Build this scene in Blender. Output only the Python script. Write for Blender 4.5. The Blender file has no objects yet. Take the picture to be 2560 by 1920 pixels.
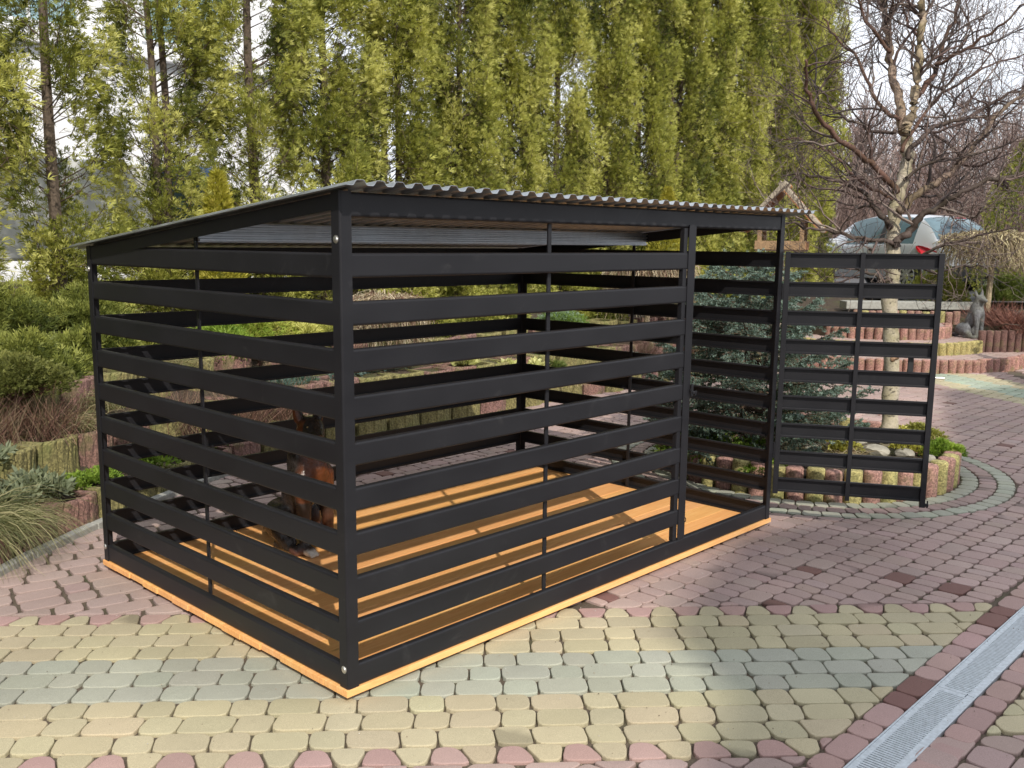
import bpy, bmesh, math, random
import numpy as np
from mathutils import Vector, Matrix

# ------------------------------------------------------------------ camera, sky, sun
scn = bpy.context.scene
COL = scn.collection
CAM = np.array([-1.87893, -2.54337, 1.60045])
YAW, PIT, ROL = math.radians(43.4187), math.radians(-9.1219), math.radians(0.5667)
FPX, SHX, SHY = 2369.434, -0.00212321, -0.0111364
_cy, _sy, _cp, _sp = math.cos(YAW), math.sin(YAW), math.cos(PIT), math.sin(PIT)
FWD = np.array([_cy * _cp, _sy * _cp, _sp])
_r0 = np.array([_sy, -_cy, 0.0]); _u0 = np.cross(_r0, FWD)
RGT = math.cos(ROL) * _r0 + math.sin(ROL) * _u0
UPV = -math.sin(ROL) * _r0 + math.cos(ROL) * _u0
cd = bpy.data.cameras.new("camera"); cam = bpy.data.objects.new("camera", cd); COL.objects.link(cam)
m = Matrix.Identity(4)
for i in range(3):
    m[i][0] = RGT[i]; m[i][1] = UPV[i]; m[i][2] = -FWD[i]; m[i][3] = CAM[i]
cam.matrix_world = m
cd.sensor_width = 36; cd.lens = FPX / 2560 * 36
cd.shift_x = -FPX * SHX / 2560; cd.shift_y = -FPX * SHY / 2560
cd.clip_start = 0.05; cd.clip_end = 1500
cd.dof.use_dof = True; cd.dof.focus_distance = 4.3; cd.dof.aperture_fstop = 9
scn.camera = cam

EL = math.radians(38.8)
SUNH = np.array([0.497, 0.868]); SUNH /= np.linalg.norm(SUNH)
sdir = Vector((SUNH[0] * math.cos(EL), SUNH[1] * math.cos(EL), -math.sin(EL)))
w = bpy.data.worlds.new("World"); scn.world = w; w.use_nodes = True
nt = w.node_tree; nt.nodes.clear()
sky = nt.nodes.new('ShaderNodeTexSky'); sky.sky_type = 'NISHITA'; sky.sun_disc = False
sky.sun_elevation = EL; sky.sun_rotation = math.atan2(-SUNH[0], -SUNH[1]); sky.air_density = 1.0; sky.dust_density = 2.0
bg = nt.nodes.new('ShaderNodeBackground'); bg.inputs[1].default_value = 0.15
wo = nt.nodes.new('ShaderNodeOutputWorld')
tc = nt.nodes.new('ShaderNodeTexCoord'); nz = nt.nodes.new('ShaderNodeTexNoise'); nz.inputs['Scale'].default_value = 2.2
nz.inputs['Detail'].default_value = 6
cr = nt.nodes.new('ShaderNodeValToRGB'); cr.color_ramp.elements[0].position = .15; cr.color_ramp.elements[1].position = .46
mx = nt.nodes.new('ShaderNodeMix'); mx.data_type = 'RGBA'
nt.links.new(tc.outputs['Generated'], nz.inputs['Vector']); nt.links.new(nz.outputs[0], cr.inputs[0])
nt.links.new(cr.outputs[0], mx.inputs[0]); nt.links.new(sky.outputs[0], mx.inputs[6])
mx.inputs[7].default_value = (7.6, 7.9, 8.5, 1)
nt.links.new(mx.outputs[2], bg.inputs[0]); nt.links.new(bg.outputs[0], wo.inputs[0])
ld = bpy.data.lights.new("sun", 'SUN'); ld.energy = 4.1; ld.angle = math.radians(0.5); ld.color = (1.0, 0.93, 0.82)
sun = bpy.data.objects.new("sun", ld); COL.objects.link(sun)
sun.rotation_euler = sdir.to_track_quat('-Z', 'Y').to_euler()
scn.view_settings.view_transform = 'Standard'; scn.view_settings.look = 'None'
scn.view_settings.gamma = 1; scn.view_settings.exposure = 0.0
scn.render.engine = 'CYCLES'
scn.cycles.max_bounces = 6; scn.cycles.transparent_max_bounces = 4

# ------------------------------------------------------------------ helpers
R0 = np.random.RandomState
def at(px, py, d):
    "world point at forward distance d seen at photo pixel (2560 wide)"
    return CAM + d * (FWD + RGT * ((px - 1280) / FPX - SHX) + UPV * ((960 - py) / FPX - SHY))
def on(px, py, z=0.0):
    v = FWD + RGT * ((px - 1280) / FPX - SHX) + UPV * ((960 - py) / FPX - SHY)
    return CAM + v * ((z - CAM[2]) / v[2])

def mk(name, V, Fs, mat=None, parent=None, col=None, smooth=False, mats=None, midx=None):
    me = bpy.data.meshes.new(name)
    V = np.asarray(V, dtype=np.float32).reshape(-1, 3)
    if not isinstance(Fs, list): Fs = [Fs]
    Fs = [np.asarray(f, dtype=np.int32) for f in Fs if len(f)]
    nl = sum(f.size for f in Fs); nf = sum(len(f) for f in Fs)
    me.vertices.add(len(V)); me.vertices.foreach_set('co', V.ravel())
    me.loops.add(nl); me.loops.foreach_set('vertex_index', np.concatenate([f.ravel() for f in Fs]))
    me.polygons.add(nf)
    tot = np.concatenate([np.full(len(f), f.shape[1], dtype=np.int32) for f in Fs])
    st = np.concatenate([[0], np.cumsum(tot)[:-1]]).astype(np.int32)
    me.polygons.foreach_set('loop_start', st)
    try: me.polygons.foreach_set('loop_total', tot)
    except Exception: pass
    if col is not None:
        a = me.color_attributes.new('Col', 'FLOAT_COLOR', 'POINT')
        c = np.ones((len(V), 4), dtype=np.float32); c[:, :3] = col
        a.data.foreach_set('color', c.ravel())
    if mats:
        for mm in mats: me.materials.append(mm)
        me.polygons.foreach_set('material_index', np.asarray(midx, dtype=np.int32))
    elif mat: me.materials.append(mat)
    me.update(calc_edges=True); me.validate()
    me.polygons.foreach_set('use_smooth', np.full(nf, bool(smooth)))
    o = bpy.data.objects.new(name, me); COL.objects.link(o)
    if parent: o.parent = parent
    return o

class MB:
    "collects shapes into one mesh"
    def __init__(s): s.V = []; s.F = {}; s.C = []; s.n = 0
    def add(s, V, F, c=(1, 1, 1)):
        V = np.asarray(V, float).reshape(-1, 3)
        if isinstance(F, np.ndarray): F = [F]
        for f in F:
            f = np.asarray(f, int)
            if f.ndim == 1: f = f[None]
            s.F.setdefault(f.shape[1], []).append(f + s.n)
        s.V.append(V); c = np.asarray(c, float)
        s.C.append(np.broadcast_to(c, (len(V), 3)) if c.ndim == 1 else c); s.n += len(V)
    def build(s, name, mat, parent=None, smooth=False, usecol=True):
        return mk(name, np.concatenate(s.V), [np.concatenate(f) for f in s.F.values()], mat, parent,
                  np.concatenate(s.C) if usecol else None, smooth)
    def box(s, lo, hi, c=(1, 1, 1), M=None, bev=0.0):
        lo = np.array(lo, float); hi = np.array(hi, float)
        if bev <= 0:
            V = np.array([[(lo, hi)[i][0], (lo, hi)[j][1], (lo, hi)[k][2]] for i in (0, 1) for j in (0, 1) for k in (0, 1)])
            F = np.array([[0, 1, 3, 2], [4, 6, 7, 5], [0, 4, 5, 1], [2, 3, 7, 6], [0, 2, 6, 4], [1, 5, 7, 3]])
            if M is not None: V = V @ np.array(M)[:3, :3].T + np.array(M)[:3, 3]
            s.add(V, F, c); return
        b = bmesh.new(); bmesh.ops.create_cube(b, size=1)
        for v in b.verts:
            for i in range(3): v.co[i] = lo[i] if v.co[i] < 0 else hi[i]
        bmesh.ops.bevel(b, geom=list(b.edges), offset=bev, segments=2, affect='EDGES', profile=.5)
        b.verts.index_update(); V = np.array([v.co[:] for v in b.verts])
        if M is not None: V = V @ np.array(M)[:3, :3].T + np.array(M)[:3, 3]
        g = {}
        for f in b.faces: g.setdefault(len(f.verts), []).append([v.index for v in f.verts])
        s.add(V, [np.array(x) for x in g.values()], c); b.free()
    def tube(s, P, R, k=6, c=(1, 1, 1), cap=True):
        V, F = tube(P, R, k, cap); s.add(V, F, c)

def tube(P, R, k=6, cap=True):
    P = np.asarray(P, float); n = len(P); R = np.broadcast_to(np.asarray(R, float), (n,))
    T = np.empty_like(P); T[1:-1] = P[2:] - P[:-2]; T[0] = P[1] - P[0]; T[-1] = P[-1] - P[-2]
    T /= np.linalg.norm(T, axis=1)[:, None] + 1e-9
    a = np.array([0, 0, 1.0]) if abs(T[0][2]) < .9 else np.array([1.0, 0, 0])
    A = np.cross(T, a); A /= np.linalg.norm(A, axis=1)[:, None] + 1e-9
    B = np.cross(T, A); th = np.arange(k) * 2 * math.pi / k
    V = P[:, None] + R[:, None, None] * (A[:, None] * np.cos(th)[None, :, None] + B[:, None] * np.sin(th)[None, :, None])
    i = np.arange(n - 1)[:, None] * k; j = np.arange(k)[None]; j2 = (j + 1) % k
    F = np.stack([i + j, i + j2, i + k + j2, i + k + j], -1).reshape(-1, 4)
    Fs = [F]
    if cap and k > 3: Fs.append(np.array([list(range(k))[::-1], list(range((n - 1) * k, n * k))]))
    return V.reshape(-1, 3), Fs

def empty(name, loc=(0, 0, 0), rz=0, label=None, cat=None, group=None):
    o = bpy.data.objects.new(name, None); COL.objects.link(o); o.location = loc; o.rotation_euler = (0, 0, rz)
    o.empty_display_size = .1
    return tag(o, label, cat, group)
def tag(o, label=None, cat=None, group=None, kind=None):
    if label: o['label'] = label
    if cat: o['category'] = cat
    if group: o['group'] = group
    if kind: o['kind'] = kind
    return o
def copy_tree(o, parent=None):
    c = o.copy(); COL.objects.link(c); c.parent = parent
    for ch in list(o.children): copy_tree(ch, c)
    return c

def nodes(name):
    ma = bpy.data.materials.new(name); ma.use_nodes = True; t = ma.node_tree
    return ma, t, t.nodes['Principled BSDF'], t.nodes['Material Output']
def N(t, typ, **kw):
    n = t.nodes.new(typ)
    for k, v in kw.items():
        if k in n.inputs: n.inputs[k].default_value = v
        else: setattr(n, k, v)
    return n
def noise(t, scale, detail=4, vec=None, rough=.55, dist=0.0):
    n = N(t, 'ShaderNodeTexNoise'); n.inputs['Scale'].default_value = scale; n.inputs['Detail'].default_value = detail
    n.inputs['Roughness'].default_value = rough; n.inputs['Distortion'].default_value = dist
    if vec is None:
        c = N(t, 'ShaderNodeTexCoord'); vec = c.outputs['Object']
    t.links.new(vec, n.inputs['Vector']); return n.outputs[0]
def ramp(t, fac, *stops):
    r = N(t, 'ShaderNodeValToRGB'); e = r.color_ramp.elements
    while len(e) < len(stops): e.new(.5)
    for i, (p, c) in enumerate(stops):
        e[i].position = p; e[i].color = (c, c, c, 1) if isinstance(c, (int, float)) else (*c, 1)
    t.links.new(fac, r.inputs[0]); return r.outputs[0]
def mixc(t, a, b, fac=1.0, mode='MIX'):
    n = N(t, 'ShaderNodeMix'); n.data_type = 'RGBA'; n.blend_type = mode
    for v, i in ((fac, 0), (a, 6), (b, 7)):
        if isinstance(v, bpy.types.NodeSocket): t.links.new(v, n.inputs[i])
        elif i == 0: n.inputs[0].default_value = v
        else: n.inputs[i].default_value = (*v, 1) if len(v) == 3 else v
    return n.outputs[2]
def bump(t, b, h, strength=.3, dist=.01):
    n = N(t, 'ShaderNodeBump'); n.inputs['Strength'].default_value = strength; n.inputs['Distance'].default_value = dist
    t.links.new(h, n.inputs['Height']); t.links.new(n.outputs[0], b.inputs['Normal'])
def attr(t):
    n = N(t, 'ShaderNodeAttribute'); n.attribute_name = 'Col'; return n.outputs['Color']
def scaled(t, s):
    c = N(t, 'ShaderNodeTexCoord'); mp = N(t, 'ShaderNodeMapping'); mp.inputs['Scale'].default_value = s
    t.links.new(c.outputs['Object'], mp.inputs[0]); return mp.outputs[0]

def m_plain(name, col, rough=.6, metal=0.0, ns=20, var=.25, bs=.1):
    ma, t, b, o = nodes(name); f = noise(t, ns, 5)
    c = mixc(t, ramp(t, f, (.25, 1 - var), (.75, 1 + var * .6)), col, 1, 'MULTIPLY')
    t.links.new(c, b.inputs['Base Color']); b.inputs['Roughness'].default_value = rough; b.inputs['Metallic'].default_value = metal
    if bs: bump(t, b, f, bs, .005)
    return ma
def m_attr(name, rough=.8, ns=30, var=.3, bs=.3, bd=.004, sub=0.0, extra=None):
    ma, t, b, o = nodes(name); f = noise(t, ns, 6)
    c = mixc(t, attr(t), ramp(t, f, (.25, 1 - var), (.75, 1 + var * .5)), 1, 'MULTIPLY')
    if extra: c = extra(t, c)
    t.links.new(c, b.inputs['Base Color']); b.inputs['Roughness'].default_value = rough
    if bs: bump(t, b, f, bs, bd)
    return ma
def m_leaf(name, trans=.35, rough=.55):
    ma, t, b, o = nodes(name); c = attr(t)
    t.links.new(c, b.inputs['Base Color']); b.inputs['Roughness'].default_value = rough
    b.inputs['Specular IOR Level'].default_value = .25
    tr = N(t, 'ShaderNodeBsdfTranslucent'); t.links.new(mixc(t, c, (1.25, 1.2, .6), 1, 'MULTIPLY'), tr.inputs[0])
    ms = N(t, 'ShaderNodeMixShader'); ms.inputs[0].default_value = trans
    t.links.new(b.outputs[0], ms.inputs[1]); t.links.new(tr.outputs[0], ms.inputs[2]); t.links.new(ms.outputs[0], o.inputs[0])
    return ma

M = {}
# anthracite powder coat
ma, t, b, o = nodes('anthracite_steel')
f = noise(t, 3.0, 5, scaled(t, (1, 1, 2))); f2 = noise(t, 60, 3)
sm = noise(t, 6, 8, scaled(t, (1, 1, 1)), .7, 1.0)
c = ramp(t, f, (.3, (.0125, .0125, .0150)), (.7, (.0170, .0170, .0200)))
c = mixc(t, c, (.09, .088, .085), ramp(t, sm, (.60, 0.0), (.80, .30)))
t.links.new(c, b.inputs['Base Color'])
t.links.new(ramp(t, f, (.3, .36), (.7, .48)), b.inputs['Roughness']); b.inputs['Specular IOR Level'].default_value = .28
bump(t, b, f2, .04, .001); M['steel'] = ma
# galvanised sheet
ma, t, b, o = nodes('galvanised_sheet')
v = N(t, 'ShaderNodeTexVoronoi'); v.inputs['Scale'].default_value = 45
cc = N(t, 'ShaderNodeTexCoord'); t.links.new(cc.outputs['Object'], v.inputs['Vector'])
f = noise(t, 5, 4)
c = mixc(t, ramp(t, f, (.3, (.42, .45, .48)), (.7, (.56, .59, .62))), ramp(t, v.outputs['Color'], (0, .9), (1, 1.05)), 1, 'MULTIPLY')
t.links.new(c, b.inputs['Base Color']); b.inputs['Metallic'].default_value = .9
t.links.new(ramp(t, f, (.3, .30), (.7, .42)), b.inputs['Roughness']); M['galv'] = ma
M['zinc'] = m_plain('weathered_zinc', (.56, .61, .65), .5, .35, 60, .25, .1)
M['bolt'] = m_plain('zinc_bolt', (.65, .65, .63), .3, .9, 80, .2, 0)
# honey stained pine
ma, t, b, o = nodes('honey_pine')
vec = scaled(t, (.9, 16, 4)); f = noise(t, 3.0, 6, vec, .6, 1.6)
vk = N(t, 'ShaderNodeTexVoronoi'); vk.inputs['Scale'].default_value = 1.0; t.links.new(scaled(t, (2.1, 7.5, 1)), vk.inputs['Vector'])
kn = ramp(t, vk.outputs['Distance'], (.04, 1.0), (.10, 0.0))
c = ramp(t, f, (.25, (.82, .37, .125)), (.5, (.96, .50, .19)), (.75, (1.0, .60, .27)))
c = mixc(t, c, (.25, .09, .022), kn)
big = noise(t, 1.6, 3); c = mixc(t, c, ramp(t, big, (.3, .90), (.7, 1.04)), 1, 'MULTIPLY')
c = mixc(t, c, attr(t), 1, 'MULTIPLY')
t.links.new(c, b.inputs['Base Color']); b.inputs['Roughness'].default_value = .42; bump(t, b, f, .12, .002); M['pine'] = ma
# paving block
def pave_extra(t, c):
    st = noise(t, 1.3, 5); c = mixc(t, c, ramp(t, st, (.3, .84), (.65, 1.06)), 1, 'MULTIPLY')
    g = noise(t, 420, 2); c = mixc(t, c, ramp(t, g, (.3, .80), (.7, 1.18)), 1, 'MULTIPLY')
    return c
M['paver'] = m_attr('cobble_paver', .9, 300, .14, .6, .002, extra=pave_extra)
ma, t, b, o = nodes('joint_sand')
f = noise(t, 260, 4); g = noise(t, 3.5, 5)
c = ramp(t, f, (.3, (.055, .042, .030)), (.7, (.15, .115, .082)))
c = mixc(t, c, (.045, .06, .014), ramp(t, g, (.55, 0.0), (.72, .7)))
t.links.new(c, b.inputs['Base Color']); b.inputs['Roughness'].default_value = .95; bump(t, b, f, .8, .004); M['sand'] = ma
ma, t, b, o = nodes('garden_soil')
f = noise(t, 40, 8); g = noise(t, 2.5, 5)
c = ramp(t, f, (.3, (.022, .015, .010)), (.7, (.105, .072, .048)))
c = mixc(t, c, (.07, .085, .022), ramp(t, g, (.5, 0.0), (.68, .65)))
t.links.new(c, b.inputs['Base Color']); b.inputs['Roughness'].default_value = .95; bump(t, b, f, 1, .03); M['soil'] = ma
# aggregate concrete (palisade logs, planter blocks)
def agg_extra(t, c):
    v = N(t, 'ShaderNodeTexVoronoi'); v.inputs['Scale'].default_value = 95
    cc = N(t, 'ShaderNodeTexCoord'); t.links.new(cc.outputs['Object'], v.inputs['Vector'])
    c = mixc(t, c, ramp(t, v.outputs['Color'], (.2, .62), (.8, 1.35)), 1, 'MULTIPLY')
    mo = noise(t, 7, 6); c = mixc(t, c, (.13, .15, .045), ramp(t, mo, (.48, 0.0), (.68, .7)))
    dk = noise(t, 3.2, 6); return mixc(t, c, ramp(t, dk, (.3, .62), (.6, 1.05)), 1, 'MULTIPLY')
M['agg'] = m_attr('exposed_aggregate', .92, 120, .35, .9, .006, extra=agg_extra)
M['rock'] = m_attr('field_rock', .9, 9, .45, .8, .02)
M['concrete'] = m_plain('concrete', (.33, .33, .30), .9, 0, 25, .3, .4)
M['bark'] = m_attr('bark', .9, 45, .5, .9, .01)
# birch bark: pale with dark flakes by height, rusty branches through vertex colour
def birch_extra(t, c):
    n = noise(t, 1.0, 6, scaled(t, (14, 14, 34)), .6, .8)
    m2 = noise(t, 5, 5); c = mixc(t, c, (.035, .028, .022), ramp(t, n, (.58, 0.0), (.66, .85)))
    return mixc(t, c, ramp(t, m2, (.35, (.62, .60, .42)), (.6, (1.05, 1, .98))), 1, 'MULTIPLY')
M['birch'] = m_attr('birch_bark', .75, 60, .25, .6, .006, extra=birch_extra)
M['twig'] = m_attr('twig', .7, 90, .3, 0)
M['leaf'] = m_leaf('foliage', .27)
M['needle'] = m_leaf('needles', .15, .6)
M['dryleaf'] = m_leaf('dry_blades', .3, .7)
M['wall'] = m_plain('white_render', (.80, .81, .84), .85, 0, 8, .05, .1)
M['glass'] = m_plain('window_glass', (.10, .16, .19), .08, 0, 3, .4, 0)
M['tealglass'] = m_plain('tinted_pane', (.30, .45, .50), .2, 0, 3, .3, 0)
M['carpaint'] = m_plain('silver_car_paint', (.60, .63, .68), .28, .35, 4, .03, 0)
M['black'] = m_plain('black_plastic', (.018, .018, .019), .5, 0, 30, .2, 0)
M['rubber'] = m_plain('tyre_rubber', (.02, .02, .02), .85, 0, 40, .3, .2)
M['alloy'] = m_plain('wheel_alloy', (.55, .56, .58), .35, .7, 20, .1, 0)
M['red'] = m_plain('red_lamp', (.62, .02, .035), .2, 0, 60, .3, 0)
M['white'] = m_plain('white_paint', (.78, .79, .80), .4, 0, 6, .06, 0)
M['blue'] = m_plain('blue_paint', (.10, .20, .48), .35, 0, 6, .15, 0)
M['asphalt'] = m_plain('asphalt', (.10, .10, .105), .95, 0, 90, .4, .5)
ma, t, b, o = nodes('weathered_board')
f = noise(t, 4, 6, scaled(t, (3, 3, 3)), .6, 2)
t.links.new(mixc(t, attr(t), ramp(t, f, (.3, .55), (.7, 1.2)), 1, 'MULTIPLY'), b.inputs['Base Color']); b.inputs['Roughness'].default_value = .85
bump(t, b, f, .5, .006); M['board'] = ma

# ------------------------------------------------------------------ ground sheet and block paving
mk('ground', [[-60, -60, -.014], [140, -60, -.014], [140, 140, -.014], [-60, 140, -.014]], np.array([[0, 1, 2, 3]]), M['sand'])
tag(bpy.data.objects['ground'], kind='structure')

PINK = np.array([.385, .282, .255]); YEL = np.array([.455, .402, .265]); GRN = np.array([.378, .384, .310]); DRED = np.array([.20, .105, .09])
BU = np.array([.7317, -.6816]); BN = np.array([.6816, .7317])   # along / across the coloured band
BED = np.array([4.6, .6]); BEDR = 1.06
STC = np.array([12.09, 3.235]); STR = 2.12
FOOT = np.array([[-3.2, -.6], [-1.3, 1.45], [-.42, 2.27], [.3, 2.72], [1.3, 3.25], [2.3, 3.62], [3.3, 3.66], [4.5, 3.5], [5.5, 3.75], [6.6, 3.6], [8, 3.75], [9.95, 3.2],
                 [11.0, 4.0], [12.05, 3.55], [13.1, 2.45], [12.35, 1.9], [13.4, 1.0], [14.6, .2], [16.5, -1.5]])
def sd(p):
    "signed distance from the wall foot line (positive on the planted side)"
    p = np.atleast_2d(p); a = FOOT[:-1]; b = FOOT[1:]; ab = b - a
    t_ = ((p[:, None] - a[None]) * ab[None]).sum(-1) / (ab ** 2).sum(-1)[None]; t_ = np.clip(t_, 0, 1)
    q = a[None] + t_[..., None] * ab[None]; d = np.linalg.norm(p[:, None] - q, axis=-1); k = d.argmin(1)
    ap = p - a[k]; cr_ = ab[k][:, 0] * ap[:, 1] - ab[k][:, 1] * ap[:, 0]
    return d.min(1) * np.sign(cr_)

def clip(P, n, c):
    "keep the part of polygon P with n.x <= c"
    out = []
    for i in range(len(P)):
        A, B = P[i], P[(i + 1) % len(P)]; da, db = n @ A - c, n @ B - c
        if da <= 0: out.append(A)
        if (da < 0) != (db < 0) and abs(da - db) > 1e-9: out.append(A + (B - A) * (da / (da - db)))
    return out
def area(P):
    P = np.array(P); x, y = P[:, 0], P[:, 1]; return .5 * abs((x * np.roll(y, -1) - y * np.roll(x, -1)).sum())

pv = MB(); rp = R0(4)
def block(P, base, gap=.005, z0=0.0, rr=.033, mb=None, dome=.0015):
    "one cobble: shrink by the joint, round the corners, chamfer the rim"
    mb = mb or pv
    P = np.array(P)
    x, y = P[:, 0], P[:, 1]
    if (x * np.roll(y, -1) - y * np.roll(x, -1)).sum() < 0: P = P[::-1]
    # merge short edges
    keep = [i for i in range(len(P)) if np.linalg.norm(P[i] - P[i - 1]) > .012]
    P = P[keep]
    if len(P) < 3 or area(P) < .0018: return
    c = P.mean(0)
    n = len(P); E = np.roll(P, -1, 0) - P; L = np.linalg.norm(E, axis=1); E = E / L[:, None]
    nin = np.stack([-E[:, 1], E[:, 0]], 1)
    Q = []
    for i in range(n):      # inset corner = intersection of offset edges
        n0, n1 = nin[i - 1], nin[i]; A_ = np.stack([n0, n1]); det = np.linalg.det(A_)
        if abs(det) < .12: Q.append(P[i] + n1 * gap); continue
        Q.append(P[i] + np.linalg.solve(A_, [gap, gap]))
    Q = np.array(Q)
    if ((Q - P) ** 2).sum(1).max() > .05 ** 2: return
    S = []
    for i in range(n):
        a_, b_, d_ = Q[i - 1], Q[i], Q[(i + 1) % n]
        l0, l1 = np.linalg.norm(a_ - b_), np.linalg.norm(d_ - b_); r = min(rr * rp.uniform(.75, 1.3), .44 * l0, .44 * l1)
        p0 = b_ + (a_ - b_) / (l0 + 1e-9) * r; p2 = b_ + (d_ - b_) / (l1 + 1e-9) * r
        for t_ in (0, .35, .65, 1): S.append((1 - t_) ** 2 * p0 + 2 * t_ * (1 - t_) * b_ + t_ ** 2 * p2)
    S = np.array(S); S += rp.normal(0, .0009, S.shape); k = len(S); zt = z0 + rp.normal(0, .0012)
    tilt = rp.normal(0, .005, 2)
    rings = []
    for s_, z_ in ((0, -.02), (0, -.004), (.0014, -.0010), (.0042, 0.0)):
        d_ = c - S; dl = np.linalg.norm(d_, axis=1)[:, None]; q = S + d_ / dl * s_
        rings.append(np.column_stack([q, zt + z_ + (q - c) @ tilt + (dome if s_ > .007 else 0) * 0]))
    V = np.concatenate(rings + [np.array([[c[0], c[1], zt + dome]])])
    j = np.arange(k); j2 = (j + 1) % k
    F = np.concatenate([np.stack([i * k + j, i * k + j2, (i + 1) * k + j2, (i + 1) * k + j], 1) for i in range(3)])
    T = np.stack([3 * k + j, 3 * k + j2, np.full(k, 4 * k)], 1)
    col = base * rp.uniform(.91, 1.06) * (1 + rp.normal(0, .014, 3))
    cv = np.tile(col, (len(V), 1))
    if rp.rand() < .022:                                   # a weathered or wet patch over part of the block
        a = rp.uniform(0, 6.28); s_ = ((V[:, :2] - c) @ np.array([math.cos(a), math.sin(a)])); cv[s_ > rp.uniform(-.02, .03)] *= .62
    mb.add(V, [F, T], cv)

HN = [(np.array([0, -1.0]), 1.331)]     # y >= -1.331
def field(cells, clips, colf, gap, z0=0.0, ringcut=True):
    for P in cells:
        P = [np.array(p) for p in P]; c = np.mean(P, 0)
        # keep only what the photograph (and a step aside) could see
        rel = c - CAM[:2]; d = rel @ np.array([_cy, _sy]); l = rel @ np.array([_sy, -_cy])
        if d < .9 or abs(l) > .72 * d + .5 or c[0] > 15.5: continue
        for n_, c_ in clips:
            if len(P) > 2: P = clip(P, n_, c_)
        if len(P) < 3: continue
        c = np.mean(P, 0)
        if ringcut:
            dc = c - BED; L = np.linalg.norm(dc)
            if L < BEDR + .345: 
                if L < BEDR + .30: continue
            if L < 2.0:
                u_ = dc / L; P = clip(P, -u_, -(u_ @ BED + BEDR + .352))
            if len(P) < 3: continue
            dc = c - STC
            if np.linalg.norm(dc) < STR - .05: continue
            if sd(c)[0] > .06: continue
        if area(P) < .0022: continue
        block(P, colf(c), gap, z0)

def rows(origin, du, dn, u0, u1, n0, n1, pitch, lens, gap, bend=0.0, seed=1):
    rs = R0(seed); out = []; k = 0; nn = n0
    while nn < n1 - 1e-6:
        h = pitch; u = u0 - rs.uniform(0, .3); i = rs.randint(2); skew = rs.normal(0, .006)
        while u < u1:
            l = lens[i % len(lens)] * rs.uniform(.95, 1.05)
            if len(lens) == 3 and rs.rand() < .15: l = lens[2]
            q = [(u, nn), (u + l, nn), (u + l, nn + h), (u, nn + h)]
            P = []
            for a, b_ in q:
                bb = b_ + bend * math.sin(a * 1.1 + b_ * .4)
                P.append(origin + du * (a + skew * (b_ - nn) / h) + dn * bb)
            out.append(P); u += l; i += 1 if len(lens) < 3 else rs.choice([1, 1, 1, 2])
        nn += h; k += 1
    return out
NB0, NB1 = -.305, .735
# the coloured band: three yellow, three grey-green, three yellow courses
def bandcol(c):
    k = int((c @ BN - NB0) / .11556); return GRN if 3 <= k <= 5 else YEL
Z2 = np.zeros(2)
field(rows(Z2, BU, BN, -3.6, 3.2, NB0, NB1, (NB1 - NB0) / 9, [.182, .125], .005, seed=3), [(np.array([0, -1.0]), 1.333)], bandcol, .0022)
field(rows(Z2, BU, BN, .6, 3.6, NB0, NB1, (NB1 - NB0) / 9, [.182, .125], .005, seed=5), [(np.array([0, 1.0]), -1.675)], bandcol, .0022)
# saw-tooth rows at both edges of the band
for (na, nb, flip) in ((NB1, NB1 + .105, 0), (NB0 - .105, NB0, 1)):
    u = -3.4; i = 0
    while u < 3.3:
        y = i % 2 == 0; wi, wo = (.135, .065) if y else (.075, .145)
        sk = .012
        if not flip: P = [(u, na), (u + wi, na), (u + wi - (wi - wo) / 2 + sk, nb), (u + (wi - wo) / 2 + sk, nb)]
        else: P = [(u + (wi - wo) / 2 + sk, na), (u + wi - (wi - wo) / 2 + sk, na), (u + wi, nb), (u, nb)]
        P = [BU * a + BN * b_ for a, b_ in P]
        cc_ = YEL if y else PINK * np.array([1.05, .95, .95])
        field([P], [(np.array([0, -1.0]), 1.333)], lambda c, q=cc_: q, .0032)
        u += wi if y else wi; i += 1
        u += 0.0
# border courses along the drain
for ya, yb, s_ in ((-1.43, -1.331, 1), (-1.674, -1.575, 2)):
    x = -1.0; i = s_; cells = []
    while x < 7:
        l = (.175, .119)[i % 2] * rp.uniform(.97, 1.03); cells.append([(x, ya), (x + l, ya), (x + l, yb), (x, yb)]); x += l; i += 1
    field(cells, [], lambda c: (DRED if rp.rand() < .10 else PINK * np.array([1.03, .94, .95])), .0025)
# pink field, courses parallel to the drain
def pinkcol(c):
    v = c @ np.array([.5, .86])
    # second coloured band in front of the steps
    A = np.array([8.73, .22]); Bd = np.array([.89, 1.28]) / 1.559; nn_ = (c - A) @ np.array([Bd[1], -Bd[0]])
    if 0 < nn_ < 1.15 and c[0] > 7.2: return GRN * np.array([.95, 1.08, 1.05]) if .35 < nn_ < .8 else YEL
    r_ = rp.rand()
    return DRED if r_ < .022 else PINK * (1 + .06 * math.sin(v * 3))
X1, Y1 = np.array([1.0, 0]), np.array([0, 1.0])
field(rows(Z2, X1, Y1, .2, 15.5, -1.33, 5.0, .1225, [.150, .112, .085], .005, bend=.035, seed=8),
      [(-BN, -(NB1 + .107)), (np.array([0, -1.0]), 1.333), (np.array([-1.0, 0]), -1.35)], pinkcol, .0028)
# pink field on the left, wider joints, turned a little
a_ = math.radians(-13); du, dn = np.array([math.cos(a_), math.sin(a_)]), np.array([-math.sin(a_), math.cos(a_)])
field(rows(Z2, du, dn, -3.0, 1.8, .3, 4.4, .122, [.195, .128], .005, bend=.02, seed=12),
      [(-BN, -(NB1 + .107)), (np.array([1.0, 0]), 1.35)], lambda c: PINK * np.array([1.0, 1.03, 1.03]), .0075)
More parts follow.
